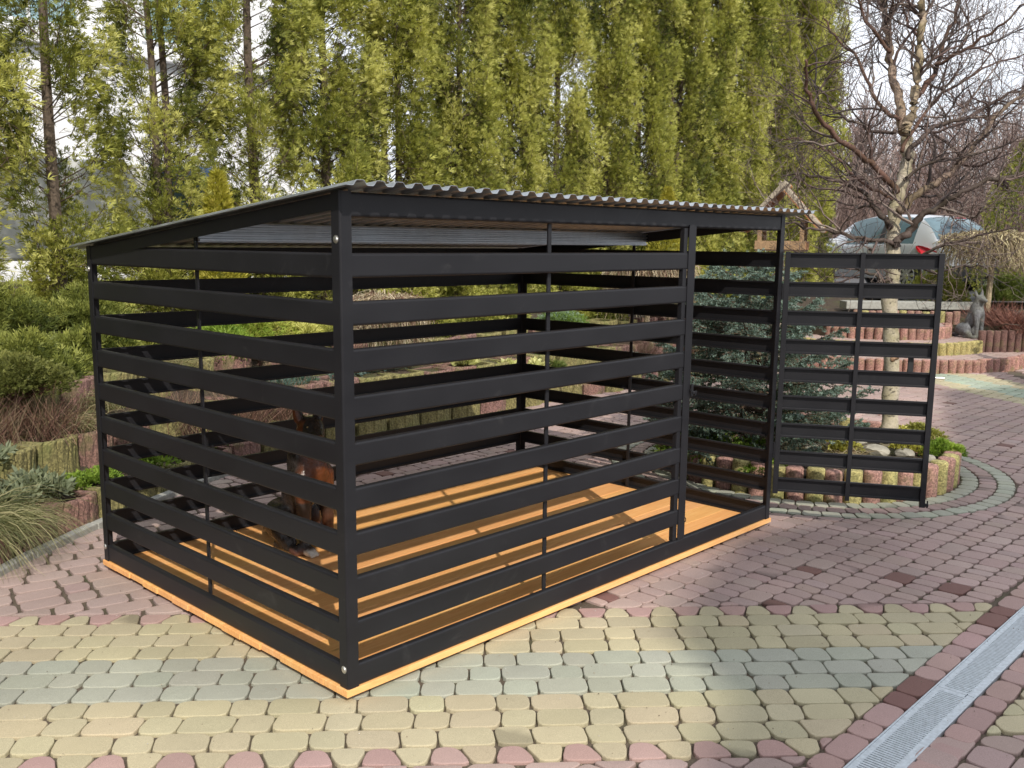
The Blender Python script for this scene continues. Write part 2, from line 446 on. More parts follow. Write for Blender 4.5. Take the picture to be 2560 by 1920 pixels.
# pink below the band and beyond the drain
field(rows(Z2, X1, Y1, -1.5, 2.0, -2.3, 1.0, .122, [.15, .118], .005, seed=14), [(BN, NB0 - .107), (np.array([0, -1.0]), 1.333)], lambda c: PINK, .0035)
field(rows(Z2, X1, Y1, .2, 9, -2.9, -1.676, .122, [.15, .118], .005, seed=15), [(BN, NB0 - .01)], lambda c: PINK, .003)
field(rows(Z2, X1, Y1, .2, 13, -4.0, -1.676, .122, [.15, .118], .005, seed=16), [(-BN, -(NB1 + .01))], lambda c: PINK, .003)
# three circular courses round the planted bed
for k, cc_ in enumerate((GRN * .88, PINK * .85, GRN * .95)):
    ra, rb = BEDR + .01 + k * .113, BEDR + .01 + (k + 1) * .113; th = 0
    while th < 2 * math.pi - .02:
        dth = rp.choice([.088, .12]) / rb; P = [BED + r * np.array([math.cos(t_), math.sin(t_)]) for r, t_ in ((ra, th), (rb, th), (rb, th + dth), (ra, th + dth))]
        th += dth
        field([P], [], lambda c, q=cc_: q, .003, ringcut=False)
pv.build('pavement', M['paver'])
tag(bpy.data.objects['pavement'], kind='structure')

# ------------------------------------------------------------------ planted terrace
def hgt(p):
    p = np.atleast_2d(p); s = sd(p); right = np.clip((p[:, 0] - 8.8) / .8, 0, 1)
    left = np.interp(s, [-.1, .10, .14, .46, .52, .86, .92, 2.4, 9], [-.05, -.05, .15, .18, .37, .42, .58, .78, .80])
    rgt = np.interp(s, [-.1, .02, .10, .9, 2.5, 9], [-.05, -.05, .40, .60, .70, .72])
    h = left * (1 - right) + rgt * right
    return h + .025 * np.sin(p[:, 0] * 3.1) * np.sin(p[:, 1] * 2.7) * np.clip(s, 0, 1)
gx = np.concatenate([np.arange(-6, 15, .09), np.arange(15, 60, 1.5)]); gy = np.concatenate([np.arange(-4, 9, .09), np.arange(9, 70, 2.0)])
GX, GY = np.meshgrid(gx, gy); PT = np.column_stack([GX.ravel(), GY.ravel()]); SDV = np.concatenate([sd(PT[i:i + 20000]) for i in range(0, len(PT), 20000)])
H = np.concatenate([hgt(PT[i:i + 20000]) for i in range(0, len(PT), 20000)])
nx, ny = len(gx), len(gy); I = (np.arange(ny - 1)[:, None] * nx + np.arange(nx - 1)[None]).ravel()
Fq = np.stack([I, I + 1, I + nx + 1, I + nx], 1); Fq = Fq[(SDV[Fq] > -.02).all(1)]
used = np.unique(Fq); rem = -np.ones(len(PT), int); rem[used] = np.arange(len(used))
mk('terrain', np.column_stack([PT, H])[used], rem[Fq], M['soil'], smooth=True); tag(bpy.data.objects['terrain'], kind='structure')
def th(x, y): return float(hgt(np.array([[x, y]]))[0])
mk('parking_lot', [[13.6, 3.2, .742], [19.0, -3.5, .742], [40, -3, .742], [40, 30, .742], [17.2, 30, .742], [17.0, 6.6, .742], [14.6, 4.6, .742]], np.array([[0, 1, 2, 3, 4, 5, 6]]), M['asphalt'])
tag(bpy.data.objects['parking_lot'], kind='structure')

# ------------------------------------------------------------------ drain channel
dr = empty('drain_channel', (0, -1.5025, 0), 0, 'long galvanised slotted drain channel set between two rows of pink cobbles', 'drain')
x0, x1 = -.4, 7.0; g0, g1 = -.071, .071
b_ = MB()
rs = R0(2)
b_.box((x0, g0, -.02), (x1, g0 + .006, .0015)); b_.box((x0, g1 - .006, -.02), (x1, g1, .0015)); b_.build('frame', M['zinc'], dr, usecol=False)
x = x0
while x < x1:
    b_ = MB(); xe = min(x + 1.0, x1) - .003; p = .0145; n = int((xe - x - .02) / p)
    b_.box((x, g0 + .007, -.012), (xe, g0 + .030, .0)); b_.box((x, g1 - .026, -.012), (xe, g1 - .007, .0))
    b_.box((x, g0 + .034, -.012), (x + .01, g1 - .026, .0))
    for i in range(n):
        xa = x + .012 + i * p
        b_.box((xa, g0 + .030, -.009), (xa + .0088, g1 - .026, -.0006))
    b_.box((xa + .0075, g0 + .034, -.012), (xe, g1 - .026, .0))
    b_.build('grate', M['zinc'], dr, usecol=False); x += 1.0
b_ = MB(); b_.box((x0, g0 + .007, -.0118), (x1, g1 - .007, -.0068)); b_.build('trough', M['sand'], dr, usecol=False)

# ------------------------------------------------------------------ palisade logs, planter blocks
def log_mesh(name, r, h, seed):
    rs = R0(seed); k = 14; a = np.arange(k) * 2 * math.pi / k; V = []; 
    for rr_, z in ((r, -.03), (r, h * .35), (r, h * .7), (r, h - .012), (r * .93, h - .004), (r * .8, h), (r * .4, h + .001)):
        V.append(np.column_stack([rr_ * np.cos(a), rr_ * np.sin(a), np.full(k, z)]) + rs.normal(0, .0012, (k, 3)))
    V.append(np.array([[0, 0, h + .001]])); V = np.concatenate(V); j = np.arange(k); j2 = (j + 1) % k
    F = np.concatenate([np.stack([i * k + j, i * k + j2, (i + 1) * k + j2, (i + 1) * k + j], 1) for i in range(6)])
    return V, [F, np.stack([6 * k + j, 6 * k + j2, np.full(k, 7 * k)], 1)]
LP, LY, LD = np.array([.40, .225, .185]), np.array([.42, .37, .15]), np.array([.17, .09, .075])
def log_proto(c, r, h, seed):
    V, F = log_mesh('log', r, h, seed); o = mk('palisade_log', V, F, M['agg'], None, np.tile(c, (len(V), 1)), True); me = o.data
    bpy.data.objects.remove(o); return me
def palisade(name, pts, r, hs, cols, z0, label, rz=0, group=None, lean=.02):
    root = empty(name, (*pts[0], z0), 0, label, 'edging', group); rs = R0(len(pts)); cache = {}
    for i, p in enumerate(pts):
        ci = cols[i % len(cols)]; key = (ci, i % 3)
        if key not in cache: cache[key] = log_proto({'p': LP, 'y': LY, 'd': LD}[ci], r, hs, i % 3 + 7)
        o = bpy.data.objects.new('log', cache[key]); COL.objects.link(o); o.parent = root
        o.location = (p[0] - pts[0][0], p[1] - pts[0][1], rs.normal(0, .006)); o.rotation_euler = (rs.normal(0, lean), rs.normal(0, lean), rs.uniform(0, 6))
    return root
def arc(c, r, a0, a1, step):
    n = int(abs(a1 - a0) * r / step); return [c + r * np.array([math.cos(t_), math.sin(t_)]) for t_ in np.linspace(a0, a1, n)]
palisade('bed_edging', arc(BED, BEDR - .055, 0, 2 * math.pi * 55 / 56, .115), .057, .2, ['p', 'y'], 0,
         'ring of alternating pink and yellow concrete logs round the birch and spruce bed')
def cyl_top(name, c, r, z, a0, a1, seed, label=None):
    "tread of a round step, paved in pink"
    mb = MB(); cells = rows(Z2, X1, Y1, c[0] - r, c[0] + r, c[1] - r, c[1] + r, .12, [.17, .12], .005, seed=seed)
    for P in cells:
        P = [np.array(p) for p in P]; q = np.mean(P, 0) - c; L = np.linalg.norm(q)
        if L > r - .08: continue
        block(P, PINK * np.array([1.02, 1.02, 1.0]), .005, z, mb=mb)
    return mb
st = empty('garden_steps', (STC[0], STC[1], 0), 0, 'round garden steps edged with pink and yellow concrete logs rising to the car park', 'steps')
def step_part(o): o.parent = st; o.location.x -= STC[0]; o.location.y -= STC[1]
for k, (r, z, cols, seed) in enumerate(((2.12, .16, ['p'], 21), (1.55, .32, ['y'], 22), (1.07, .48, ['p'], 23))):
    mb = cyl_top('tread', STC, r, z - .002, 0, 0, seed)
    aa = np.linspace(0, 2 * math.pi, 48, endpoint=False); n = len(aa)
    V = np.concatenate([np.column_stack([STC[0] + (r - .06) * np.cos(aa), STC[1] + (r - .06) * np.sin(aa), np.full(n, zz)]) for zz in (-.02, z - .012)])
    j = np.arange(n); mb.add(V, [np.stack([j, (j + 1) % n, (j + 1) % n + n, j + n], 1), (np.arange(n) + n)[None]], (.12, .09, .06))
    o = mb.build('tread', M['paver']); step_part(o)
    V_, F_ = log_mesh('l', .054, z - (z - .16) + .0 if False else .165, 5)
    rs = R0(k)
    for i, p in enumerate(arc(STC, r - .05, math.pi * .93, math.pi * 1.72, .11)):
        col_ = {'p': LP, 'y': LY}[cols[0]] * np.array([1.0, .95, .95]) * rs.uniform(.85, 1.15)
        o = mk('log', V_, F_, M['agg'], st, np.tile(col_, (len(V_), 1)), True)
        o.location = (p[0] - STC[0], p[1] - STC[1], z - .16 + rs.normal(0, .005)); o.rotation_euler = (rs.normal(0, .03), rs.normal(0, .03), rs.uniform(0, 6))
pa, pb = np.array([12.1, 3.5]), np.array([13.13, 2.41])
palisade('log_edging', [pa + (pb - pa) * t_ for t_ in np.linspace(0, 1, 14)], .054, .17, ['p', 'y', 'p', 'p', 'y'], .47, 'straight row of mixed pink and yellow logs behind the top garden step')
pa, pb = np.array([12.12, 1.72]), np.array([13.5, .72])
palisade('log_edging', [pa + (pb - pa) * t_ for t_ in np.linspace(0, 1, 16)], .05, .32, ['d'], .14, 'row of tall dark red logs holding the barberry bed beside the stone dog')
pa, pb = np.array([11.85, 1.5]), np.array([12.9, .5])
b_ = MB()
b_.box((-1.1, -.16, 0), (1.1, .16, .12), (.5, .5, .48), bev=.01)
o = b_.build('kerb', M['concrete'], usecol=False); o.location = (13.45, 3.2, .62); o.rotation_euler = (0, 0, math.radians(-46)); tag(o, kind='structure')

def planter_block(name, c, seed, w=.33, h=.26, d=.3):
    rs = R0(seed); xs = np.linspace(-w / 2, w / 2, 25); bul = .055 * (1 - (2 * xs / w) ** 2)
    gro = np.where(np.abs(((xs / w * 4 + 2.5) % 1) - .5) > .42, .010, 0)
    front = np.column_stack([xs * .985, -bul + gro]); back = np.array([[w / 2 * .93, d], [-w / 2 * .93, d]]); P = np.concatenate([front, back]); k = len(P)
    ctr = P.mean(0); zs = [(0, 0), (h * .25, 0), (h * .5, 0), (h * .75, 0), (h - .012, 0), (h, .012)]; V = []
    for z, ins in zs:
        q = P + (ctr - P) / np.linalg.norm(ctr - P, axis=1)[:, None] * ins
        V.append(np.column_stack([q, np.full(k, z)]) + rs.normal(0, .0025, (k, 3)))
    inn = P + (ctr - P) / np.linalg.norm(ctr - P, axis=1)[:, None] * .06
    V.append(np.column_stack([inn, np.full(k, h)])); V.append(np.column_stack([inn, np.full(k, h - .05)]))
    V = np.concatenate(V); j = np.arange(k); j2 = (j + 1) % k; nr = len(zs) + 2
    F = np.concatenate([np.stack([i * k + j, i * k + j2, (i + 1) * k + j2, (i + 1) * k + j], 1) for i in range(nr - 1)])
    cv = np.tile(c, (len(V), 1)); cv[-k:] = (.04, .03, .02)
    o = mk(name, V, [F, (np.arange(k) + (nr - 1) * k)[None]], M['agg'], None, cv, False); me = o.data; bpy.data.objects.remove(o); return me
def resample(P, step):
    P = np.array(P); L = np.concatenate([[0], np.cumsum(np.linalg.norm(np.diff(P, axis=0), axis=1))]); s = np.arange(0, L[-1], step)
    Q = np.column_stack([np.interp(s, L, P[:, 0]), np.interp(s, L, P[:, 1])]); T = np.gradient(Q, axis=0); T /= np.linalg.norm(T, axis=1)[:, None]
    return Q, T
WP = [planter_block('b', LP * np.array([.62, .62, .66]), 1, h=.18), planter_block('b', LY * .6, 2, h=.18), planter_block('b', LP * .66, 3, h=.18)]
WH = [planter_block('b', LP * np.array([.62, .62, .66]), 4, h=.26), planter_block('b', LY * .6, 5, h=.26), planter_block('b', LP * .66, 6, h=.26)]
sm = FOOT[:12].copy()
for _ in range(3):      # corner cutting for a soft curve
    q = [sm[0]]
    for i in range(len(sm) - 1): q += [sm[i] * .75 + sm[i + 1] * .25, sm[i] * .25 + sm[i + 1] * .75]
    sm = np.array(q + [sm[-1]])
for k, (off, z, pr, lab) in enumerate(((.055, -.01, WP, 'lowest tier of pink and yellow planter blocks standing on the paving'), (.45, .15, WH, 'middle tier of pink and mossy yellow planter blocks in the rockery'),
                                       (.86, .40, WH, 'top tier of pink and yellow planter blocks below the conifer hedge'))):
    Q, T = resample(sm, .338); root = empty('retaining_wall', (0, 0, 0), 0, lab, 'retaining wall', 'tiers of planter blocks'); rs = R0(k + 40)
    for i, (q, t_) in enumerate(zip(Q, T)):
        if q[0] < -1.9 or q[0] > 9.4: continue
        nn_ = np.array([-t_[1], t_[0]]); p = q + nn_ * off
        o = bpy.data.objects.new('block', pr[rs.choice([0, 1, 2, 1])]); COL.objects.link(o); o.parent = root
        o.location = (p[0], p[1], z + rs.normal(0, .008)); o.rotation_euler = (rs.normal(0, .03), rs.normal(0, .02), math.atan2(t_[1], t_[0]) + rs.normal(0, .05)); o.scale = (1.0, 1, 1)
# thin kerb at the wall's foot
Q, T = resample(sm, .5); b_ = MB()
for q, t_ in zip(Q, T):
    if q[0] > 2.2 or q[0] < -1.6: continue
    Mx = Matrix.Translation((q[0] + t_[1] * .03, q[1] - t_[0] * .03, 0)) @ Matrix.Rotation(math.atan2(t_[1], t_[0]), 4, 'Z')
    b_.box((-.25, -.028, -.02), (.247, .028, .035), M=Mx, bev=.006)
o = b_.build('edging_kerb', M['concrete'], usecol=False); tag(o, kind='structure')
#@@PART2
# ------------------------------------------------------------------ the kennel
KW, KD, ZB, HF, HB = 3.0, 1.967, .045, 1.761, 1.563
PZ, SH = .1593, .082
ken = empty('dog_kennel', (0, 0, 0), 0, 'large black steel slatted dog kennel with pine floor, corrugated roof and open door', 'dog kennel')
def chan_section(h, d=.024, t=.0022, r=.009, lip=.009):
    "C section, outer face on depth 0; (depth, z)"
    pts = []
    def arc_(cx, cz, rr, a0, a1, n=4):
        for a in np.linspace(a0, a1, n): pts.append((cx + rr * math.cos(a), cz + rr * math.sin(a)))
    pts.append((d - t, lip)); pts.append((d, lip)); pts.append((d, 0))
    arc_(r, r, r, -math.pi / 2, -math.pi, 5); arc_(r, h - r, r, math.pi, math.pi / 2, 5)
    pts.append((d, h)); pts.append((d, h - lip)); pts.append((d - t, h - lip)); pts.append((d - t, h - t))
    ri = r - t
    arc_(r, h - r, ri, math.pi / 2, math.pi, 4); arc_(r, r, ri, math.pi, 1.5 * math.pi, 4); pts.append((d - t, t))
    return np.array(pts)
def extrude(sec, p0, p1, inward, up=(0, 0, 1), z1=None):
    "sweep the closed section from p0 to p1; section x runs along inward, section y runs up"
    p0, p1, inward, up = map(lambda a: np.array(a, float), (p0, p1, inward, up)); n = len(sec)
    A = p0 + sec[:, :1] * inward + sec[:, 1:] * up; B = p1 + sec[:, :1] * inward + sec[:, 1:] * up
    j = np.arange(n); j2 = (j + 1) % n
    return np.concatenate([A, B]), [np.stack([j, j2, j2 + n, j + n], 1)]
def slat(p0, p1, inward, z, parent, name='slat', h=SH, rec=.003):
    i_ = np.array(inward, float)
    V, F = extrude(chan_section(h), (p0[0] + i_[0] * rec, p0[1] + i_[1] * rec, z), (p1[0] + i_[0] * rec, p1[1] + i_[1] * rec, z), (*i_, 0) if len(i_) == 2 else i_)
    return mk(name, V, F, M['steel'], parent)
def angle_sec(w1, w2, t=.004, r=.009):
    "L section with a rounded heel at the origin, legs along +x (w1) and +y (w2)"
    P = [(w1, 0), (w1, t), (t + .002, t), (t, t + .002), (t, w2), (0, w2)]
    for a in np.linspace(math.pi, 1.5 * math.pi, 5): P.append((r + r * math.cos(a), r + r * math.sin(a)))
    return np.array(P)
def post(x, y, sx, sy, z0, ztop, parent, name='corner_post', w1=.047, w2=.047, slope=0.0):
    S = angle_sec(w1, w2); X = x + S[:, 0] * sx; Y = y + S[:, 1] * sy; n = len(S)
    V = np.concatenate([np.column_stack([X, Y, np.full(n, z0)]), np.column_stack([X, Y, ztop - (Y) * slope])])
    j = np.arange(n); j2 = (j + 1) % n
    return mk(name, V, [np.stack([j, j2, j2 + n, j + n], 1)], M['steel'], parent)
SL = (HF - HB) / KD
post(0, 0, 1, 1, ZB, HF, ken, slope=SL); post(KW, 0, -1, 1, ZB, HF, ken, slope=SL)
post(0, KD, 1, -1, ZB, HF, ken, slope=SL); post(KW, KD, -1, -1, ZB, HF, ken, slope=SL)
pw = .047; JX = 2.112
for k in range(10):
    z = ZB + k * PZ
    # front: bottom rail runs full width, the others stop at the door jamb
    slat((pw - .003, 0), (KW - pw + .003 if k == 0 else 2.05, 0), (0, 1), z, ken, 'bottom_rail' if k == 0 else 'slat')
    slat((pw - .003, KD), (KW - pw + .003, KD), (0, -1), z, ken)
    slat((0, pw - .003), (0, KD - pw + .003), (1, 0), z, ken)
    slat((KW, pw - .003), (KW, KD - pw + .003), (-1, 0), z, ken)
slat((pw - .003, 0), (KW - pw + .003, 0), (0, 1), HF - .084, ken, 'top_beam', h=.081)
# sloping side beams
for x, s_ in ((0, 1), (KW, -1)):
    S = angle_sec(.03, .056); S = np.column_stack([S[:, 0], .056 - S[:, 1]])
    n = len(S); y0_, y1_ = .006, KD - .006
    A = np.column_stack([x + s_ * (.002 + S[:, 0]), np.full(n, y0_), HF - .058 - y0_ * SL + S[:, 1]])
    B = np.column_stack([x + s_ * (.002 + S[:, 0]), np.full(n, y1_), HF - .058 - y1_ * SL + S[:, 1]]); j = np.arange(n); j2 = (j + 1) % n
    mk('side_beam', np.concatenate([A, B]), [np.stack([j, j2, j2 + n, j + n], 1)], M['steel'], ken)
def bar(lo, hi, name='mid_bar', parent=None, mat='steel', bev=.002):
    b_ = MB(); b_.box(lo, hi, bev=bev); return b_.build(name, M[mat], parent or ken, usecol=False)
bar((1.055, .0275, ZB + .078), (1.076, .036, HF - .006)); bar((.0275, .985, ZB + .078), (.036, 1.006, HF - .1 - .006))
bar((1.49, KD - .036, ZB + .01), (1.511, KD - .0275, HB - .005)); bar((KW - .036, .985, ZB + .01), (KW - .0275, 1.006, HF - .106))
post(JX, -.001, -1, 1, ZB + .083, HF - .07, ken, 'door_jamb', .066, .045)
bar((2.012, .005, ZB + .083), (2.044, .03, HF - .085), 'wall_stile')
# small fittings on the jamb
b_ = MB(); b_.tube([(2.108, -.004, .985 - .10), (2.108, -.012, .985 - .10)], .011, 10); b_.box((2.10, -.014, .855), (2.118, -.008, .92), bev=.003)
b_.box((2.106, -.02, .868), (2.142, -.010, .882), bev=.003); b_.box((2.125, -.02, .858), (2.135, -.01, .882), bev=.003); b_.build('latch_lug', M['steel'], ken, usecol=False)
b_ = MB(); aa = np.linspace(0, 2 * math.pi, 13); b_.tube([(2.121 + .010 * math.cos(a), .01, .215 + .012 * math.sin(a)) for a in aa], .0025, 6); b_.build('lock_eye', M['steel'], ken, usecol=False)
# bolts
def bolt(p, n, r=.011):
    p = np.array(p, float); n = np.array(n, float); b_ = MB()
    b_.tube([p, p + n * .0015], r * 1.25, 14); b_.tube([p + n * .001, p + n * .004, p + n * .006], [r, r * .85, r * .3], 12); b_.build('bolt', M['bolt'], ken, usecol=False)
for z in (1.605, .115): bolt((0, .022, z), (-1, 0, 0))
for z in (1.46, .115): bolt((0, KD - .022, z), (-1, 0, 0)); bolt((.022, KD, z), (0, 1, 0)); bolt((KW - .022, KD - .0045, z), (0, -1, 0), .007)
b_ = MB(); b_.tube([(-.0006, .014, .375), (.001, .014, .375)], .0035, 10); b_.build('drilled_hole', M['black'], ken, usecol=False)
# corrugated roof
pit, rh = .0805, .017
prof = []
xs_ = -.045; xe_ = 3.168
x = xs_; i = 0
while x < xe_:
    for dx, z in ((0, 0), (.026, 0), (.038, rh), (.0685, rh)):
        if x + dx <= xe_: prof.append((x + dx, z))
    x += pit
prof = np.array(prof); prof = prof[1:] if False else prof
# round the bends a little
pr2 = [prof[0]]
for a in range(1, len(prof) - 1):
    p_, q_, r_ = prof[a - 1], prof[a], prof[a + 1]
    pr2 += [q_ + (p_ - q_) / np.linalg.norm(p_ - q_) * .003, q_ + (r_ - q_) / np.linalg.norm(r_ - q_) * .003]
pr2 = np.array(pr2 + [prof[-1]]); n = len(pr2); ys = np.linspace(-.1, KD + .16, 7); V = []
rs = R0(9)
for y in ys:
    zz = HF + .003 - SL * y + pr2[:, 1]
    if y == ys[0]: zz = zz + .0012 * np.sin(pr2[:, 0] * 5)
    V.append(np.column_stack([pr2[:, 0], np.full(n, y), zz]))
V = np.concatenate(V); i_ = (np.arange(len(ys) - 1)[:, None] * n + np.arange(n - 1)[None]).ravel()
ro = mk('roof_sheet', V, np.stack([i_, i_ + 1, i_ + n + 1, i_ + n], 1), M['galv'], ken)
so = ro.modifiers.new('thickness', 'SOLIDIFY'); so.thickness = .0012
for y in (-.03, .95, 1.9):
    for x in np.arange(.1, 3.1, .4825):
        b_ = MB(); z = HF + .003 - SL * y + rh; b_.tube([(x, y, z), (x, y, z + .004)], .007, 8); b_.build('roof_screw', M['bolt'], ken, usecol=False)
# galvanised purlin across the middle with rolled ribs
zz = np.linspace(0, .074, 31); dep = .010 * (np.abs(((zz / .0185) % 1) - .5) < .28)
S = np.column_stack([-dep, zz]); S = np.concatenate([S, [(.03, .074), (.03, .071), (.003, .071), (.003, .003), (.03, .003), (.03, 0)]])
V, F = extrude(S, (.006, .925, HF - .925 * SL - .078), (KW - .006, .925, HF - .925 * SL - .078), (0, 1, 0)); mk('roof_purlin', V, F, M['galv'], ken)
# pine floor
b_ = MB(); rs = R0(31); y = -.006; 
while y < KD:
    wd = min(.141, KD + .006 - y); cf = rs.uniform(.92, 1.02); c = np.array([cf, cf * rs.uniform(.96, 1.03), cf * rs.uniform(.9, 1.05)])
    b_.box((-.006 + rs.normal(0, .0035), y + .0006, .020), (KW + .008 + rs.normal(0, .002), y + wd - .0006, .0445 + rs.normal(0, .0003)), c, bev=.0015); y += wd
b_.build('floor', M['pine'], ken)
b_ = MB()
for x in (.10, .8, 1.5, 2.2, 2.9): b_.box((x - .03, .03, .0), (x + .03, KD - .03, .0195), (.5, .5, .5))
b_.build('floor_joists', M['pine'], ken)
# the open door
dw, dz0, dz1 = .815, ZB + PZ - .012, ZB + 9 * PZ + SH + .004
door = bpy.data.objects.new('door', None); COL.objects.link(door); door.parent = ken; door.location = (KW + .004, -.006, 0); door.rotation_euler = (0, 0, math.radians(-61.5))
# local: x away from the hinge, y from inner face (sunlit, -y) to outer face (+y)
def dpart(V, F, name): return mk(name, V, F, M['steel'], door)
for k in range(1, 10):
    V, F = extrude(chan_section(SH), (.028, .028, ZB + k * PZ), (dw - .028, .028, ZB + k * PZ), (0, -1, 0)); dpart(V, F, 'slat')
def dbar(lo, hi, name): return bar(lo, hi, name, door)
dbar((0, -.003, dz0), (.029, .026, dz1), 'stile'); dbar((dw - .029, -.003, dz0 - .02), (dw, .026, dz1), 'stile')
dbar((dw / 2 - .014, -.006, dz0 - .012), (dw / 2 + .010, .0035, dz1), 'mid_bar')
b_ = MB(); b_.tube([(dw - .01, .03, .895), (dw + .05, .03, .895)], .006, 8); b_.build('bolt_rod', M['bolt'], door, usecol=False)
b_ = MB(); b_.box((dw - .14, .03, .86), (dw - .11, .042, 1.0), bev=.004); b_.tube([(dw - .125, .04, .96), (dw - .125, .07, .955), (dw - .128, .075, .90), (dw - .128, .074, .845)], [.009, .009, .010, .012], 10)
b_.build('handle', M['black'], door, usecol=False)
b_ = MB(); b_.box((dw - .02, .0, dz0 - .014), (dw + .018, .012, dz0 + .004), bev=.003); b_.tube([(dw + .012, .006, dz0 + .02), (dw + .012, .006, dz0 - .02)], .004, 8); b_.build('floor_bolt', M['steel'], door, usecol=False)
for z in (.4, 1.3):
    b_ = MB(); b_.tube([(-.004, .006, z), (-.004, .006, z + .09)], .008, 10); b_.build('hinge', M['steel'], door, usecol=False)

# ------------------------------------------------------------------ sitting dog statues (metaball bodies)
def hrot(p):
    if p[2] < .59: return p
    a = math.radians(-24); x, y = p[0] - .09, p[1]; return (.09 + x * math.cos(a) - y * math.sin(a), x * math.sin(a) + y * math.cos(a), p[2])
def dog_mesh(name, S=1.0, res=.011):
    mb = bpy.data.metaballs.new(name); mb.resolution = res; mb.render_resolution = res; mb.threshold = .6
    o = bpy.data.objects.new(name, mb); COL.objects.link(o)
    K = 1.42
    def ell(p, r, rot=None):
        e = mb.elements.new(type='ELLIPSOID'); e.co = hrot(p); e.radius = 1; e.size_x, e.size_y, e.size_z = [a * K for a in r]; e.stiffness = 4
        if rot is not None: e.rotation = rot
    def chain(P, Rr, n=5):
        for a in range(len(P) - 1):
            for s_ in np.linspace(0, 1, n, endpoint=(a == len(P) - 2)):
                p = np.array(P[a]) * (1 - s_) + np.array(P[a + 1]) * s_; r = Rr[a] * (1 - s_) + Rr[a + 1] * s_
                e = mb.elements.new(type='BALL'); e.co = hrot(p); e.radius = r * K; e.stiffness = 4
    # x forward, z up; total height about .74
    q = lambda ax, a: Matrix.Rotation(a, 3, ax).to_quaternion()
    ell((.02, 0, .33), (.105, .088, .20), q('Y', math.radians(28)))        # trunk
    ell((.09, 0, .42), (.088, .084, .11))                                     # chest
    ell((-.13, 0, .13), (.125, .105, .11))                                    # rump
    for s_ in (-1, 1):
        ell((-.06, s_ * .088, .13), (.105, .046, .095), q('Y', math.radians(-18)))  # haunch
        chain([(-.03, s_ * .10, .10), (.04, s_ * .105, .05), (-.02, s_ * .105, .035)], [.05, .036, .028], 4)
        chain([(-.05, s_ * .107, .027), (.05, s_ * .11, .024), (.11, s_ * .112, .024)], [.024, .024, .030], 5)   # hind foot
        chain([(.10, s_ * .066, .40), (.115, s_ * .072, .28), (.125, s_ * .076, .17), (.125, s_ * .078, .06), (.13, s_ * .078, .035)], [.055, .040, .030, .025, .027], 6)
        chain([(.135, s_ * .078, .026), (.175, s_ * .080, .022)], [.030, .026], 4)  # front paw
        for t_ in (-.015, 0.0, .015): chain([(.185, s_ * .080 + t_, .018), (.20, s_ * .08 + t_ * 1.2, .013)], [.013, .011], 2)
        chain([(.075, s_ * .048, .685), (.067, s_ * .060, .735), (.062, s_ * .064, .775)], [.026, .018, .008], 6)   # ears
    chain([(.05, 0, .45), (.07, 0, .54), (.10, 0, .62)], [.085, .070, .062], 6)   # neck
    ell((.115, 0, .645), (.072, .060, .058))                                  # skull
    chain([(.15, 0, .628), (.20, 0, .615), (.235, 0, .608)], [.045, .032, .025], 6)  # muzzle
    ell((.25, 0, .618), (.014, .015, .012))                                    # nose
    chain([(-.22, 0, .05), (-.30, .03, .03), (-.36, .09, .025)], [.035, .028, .015], 6)  # tail
    bpy.context.view_layer.update(); dg = bpy.context.evaluated_depsgraph_get()
    me = bpy.data.meshes.new_from_object(o.evaluated_get(dg)); bpy.data.objects.remove(o)
    for p in me.polygons: p.use_smooth = True
    return me
def eyes(root, mat, S=1.0):
    for s_ in (-1, 1):
        b = bmesh.new(); bmesh.ops.create_uvsphere(b, u_segments=12, v_segments=8, radius=.0085)
        me = bpy.data.meshes.new('eye'); b.to_mesh(me); b.free(); o = bpy.data.objects.new('eye', me); COL.objects.link(o); o.parent = root
        o.location = hrot((.170, s_ * .030, .655)); me.materials.append(mat)
dm = dog_mesh('dog_body')
n = len(dm.vertices); co = np.zeros(n * 3, np.float32); dm.vertices.foreach_get('co', co); co = co.reshape(-1, 3)
rs = R0(3)
cg = np.tile(np.array([.030, .024, .022]), (n, 1))
def blend(mask, c):
    mask = np.clip(mask, 0, 1)[:, None]; return cg * (1 - mask) + np.array(c) * mask
x_, y_, z_ = co.T
cg = blend((x_ - .095) * 22 * (z_ < .55) * (z_ > .27), (.11, .034, .012))                    # rusty chest
cg = blend((.26 - z_) * 8 * (x_ > .02) * (z_ > .1), (.075, .026, .012))
cg = blend((x_ - .165) * 30 * (z_ > .55) * (z_ < .625), (.16, .055, .02))                 # muzzle sides
cg = blend((np.abs(y_) - .045) * 60 * (z_ > .55) * (x_ < .12), (.16, .05, .018))
cg = blend(((.05 - z_) * 60) * (x_ > .08), (.10, .045, .035))
cg = blend(((.045 - z_) * 90) * (x_ > .15) * (y_ < -0.02) * (np.sin(x_ * 260) * np.sin(y_ * 300 + z_ * 200) > -.55), (.62, .60, .55))    # chipped white paint on one paw
ma, t, b, o = nodes('glazed_ceramic'); f = noise(t, 22, 6, None, .6, 1.2)
t.links.new(mixc(t, attr(t), ramp(t, f, (.3, .65), (.7, 1.3)), 1, 'MULTIPLY'), b.inputs['Base Color']); b.inputs['Roughness'].default_value = .22
bump(t, b, noise(t, 26, 4, scaled(t, (1, 1, .45)), .6, 1.4), .8, .012); M['glaze'] = ma
ma, t, b, o = nodes('cast_stone'); f = noise(t, 22, 6, None, .6, 1.2); g_ = noise(t, 4, 5)
c = mixc(t, ramp(t, f, (.3, (.07, .072, .078)), (.7, (.20, .205, .215))), (.13, .13, .08), ramp(t, g_, (.45, 0.0), (.7, .7)))
t.links.new(c, b.inputs['Base Color']); b.inputs['Roughness'].default_value = .7
bump(t, b, noise(t, 28, 4, scaled(t, (1, 1, .45)), .6, 1.4), 1, .02); M['stone'] = ma
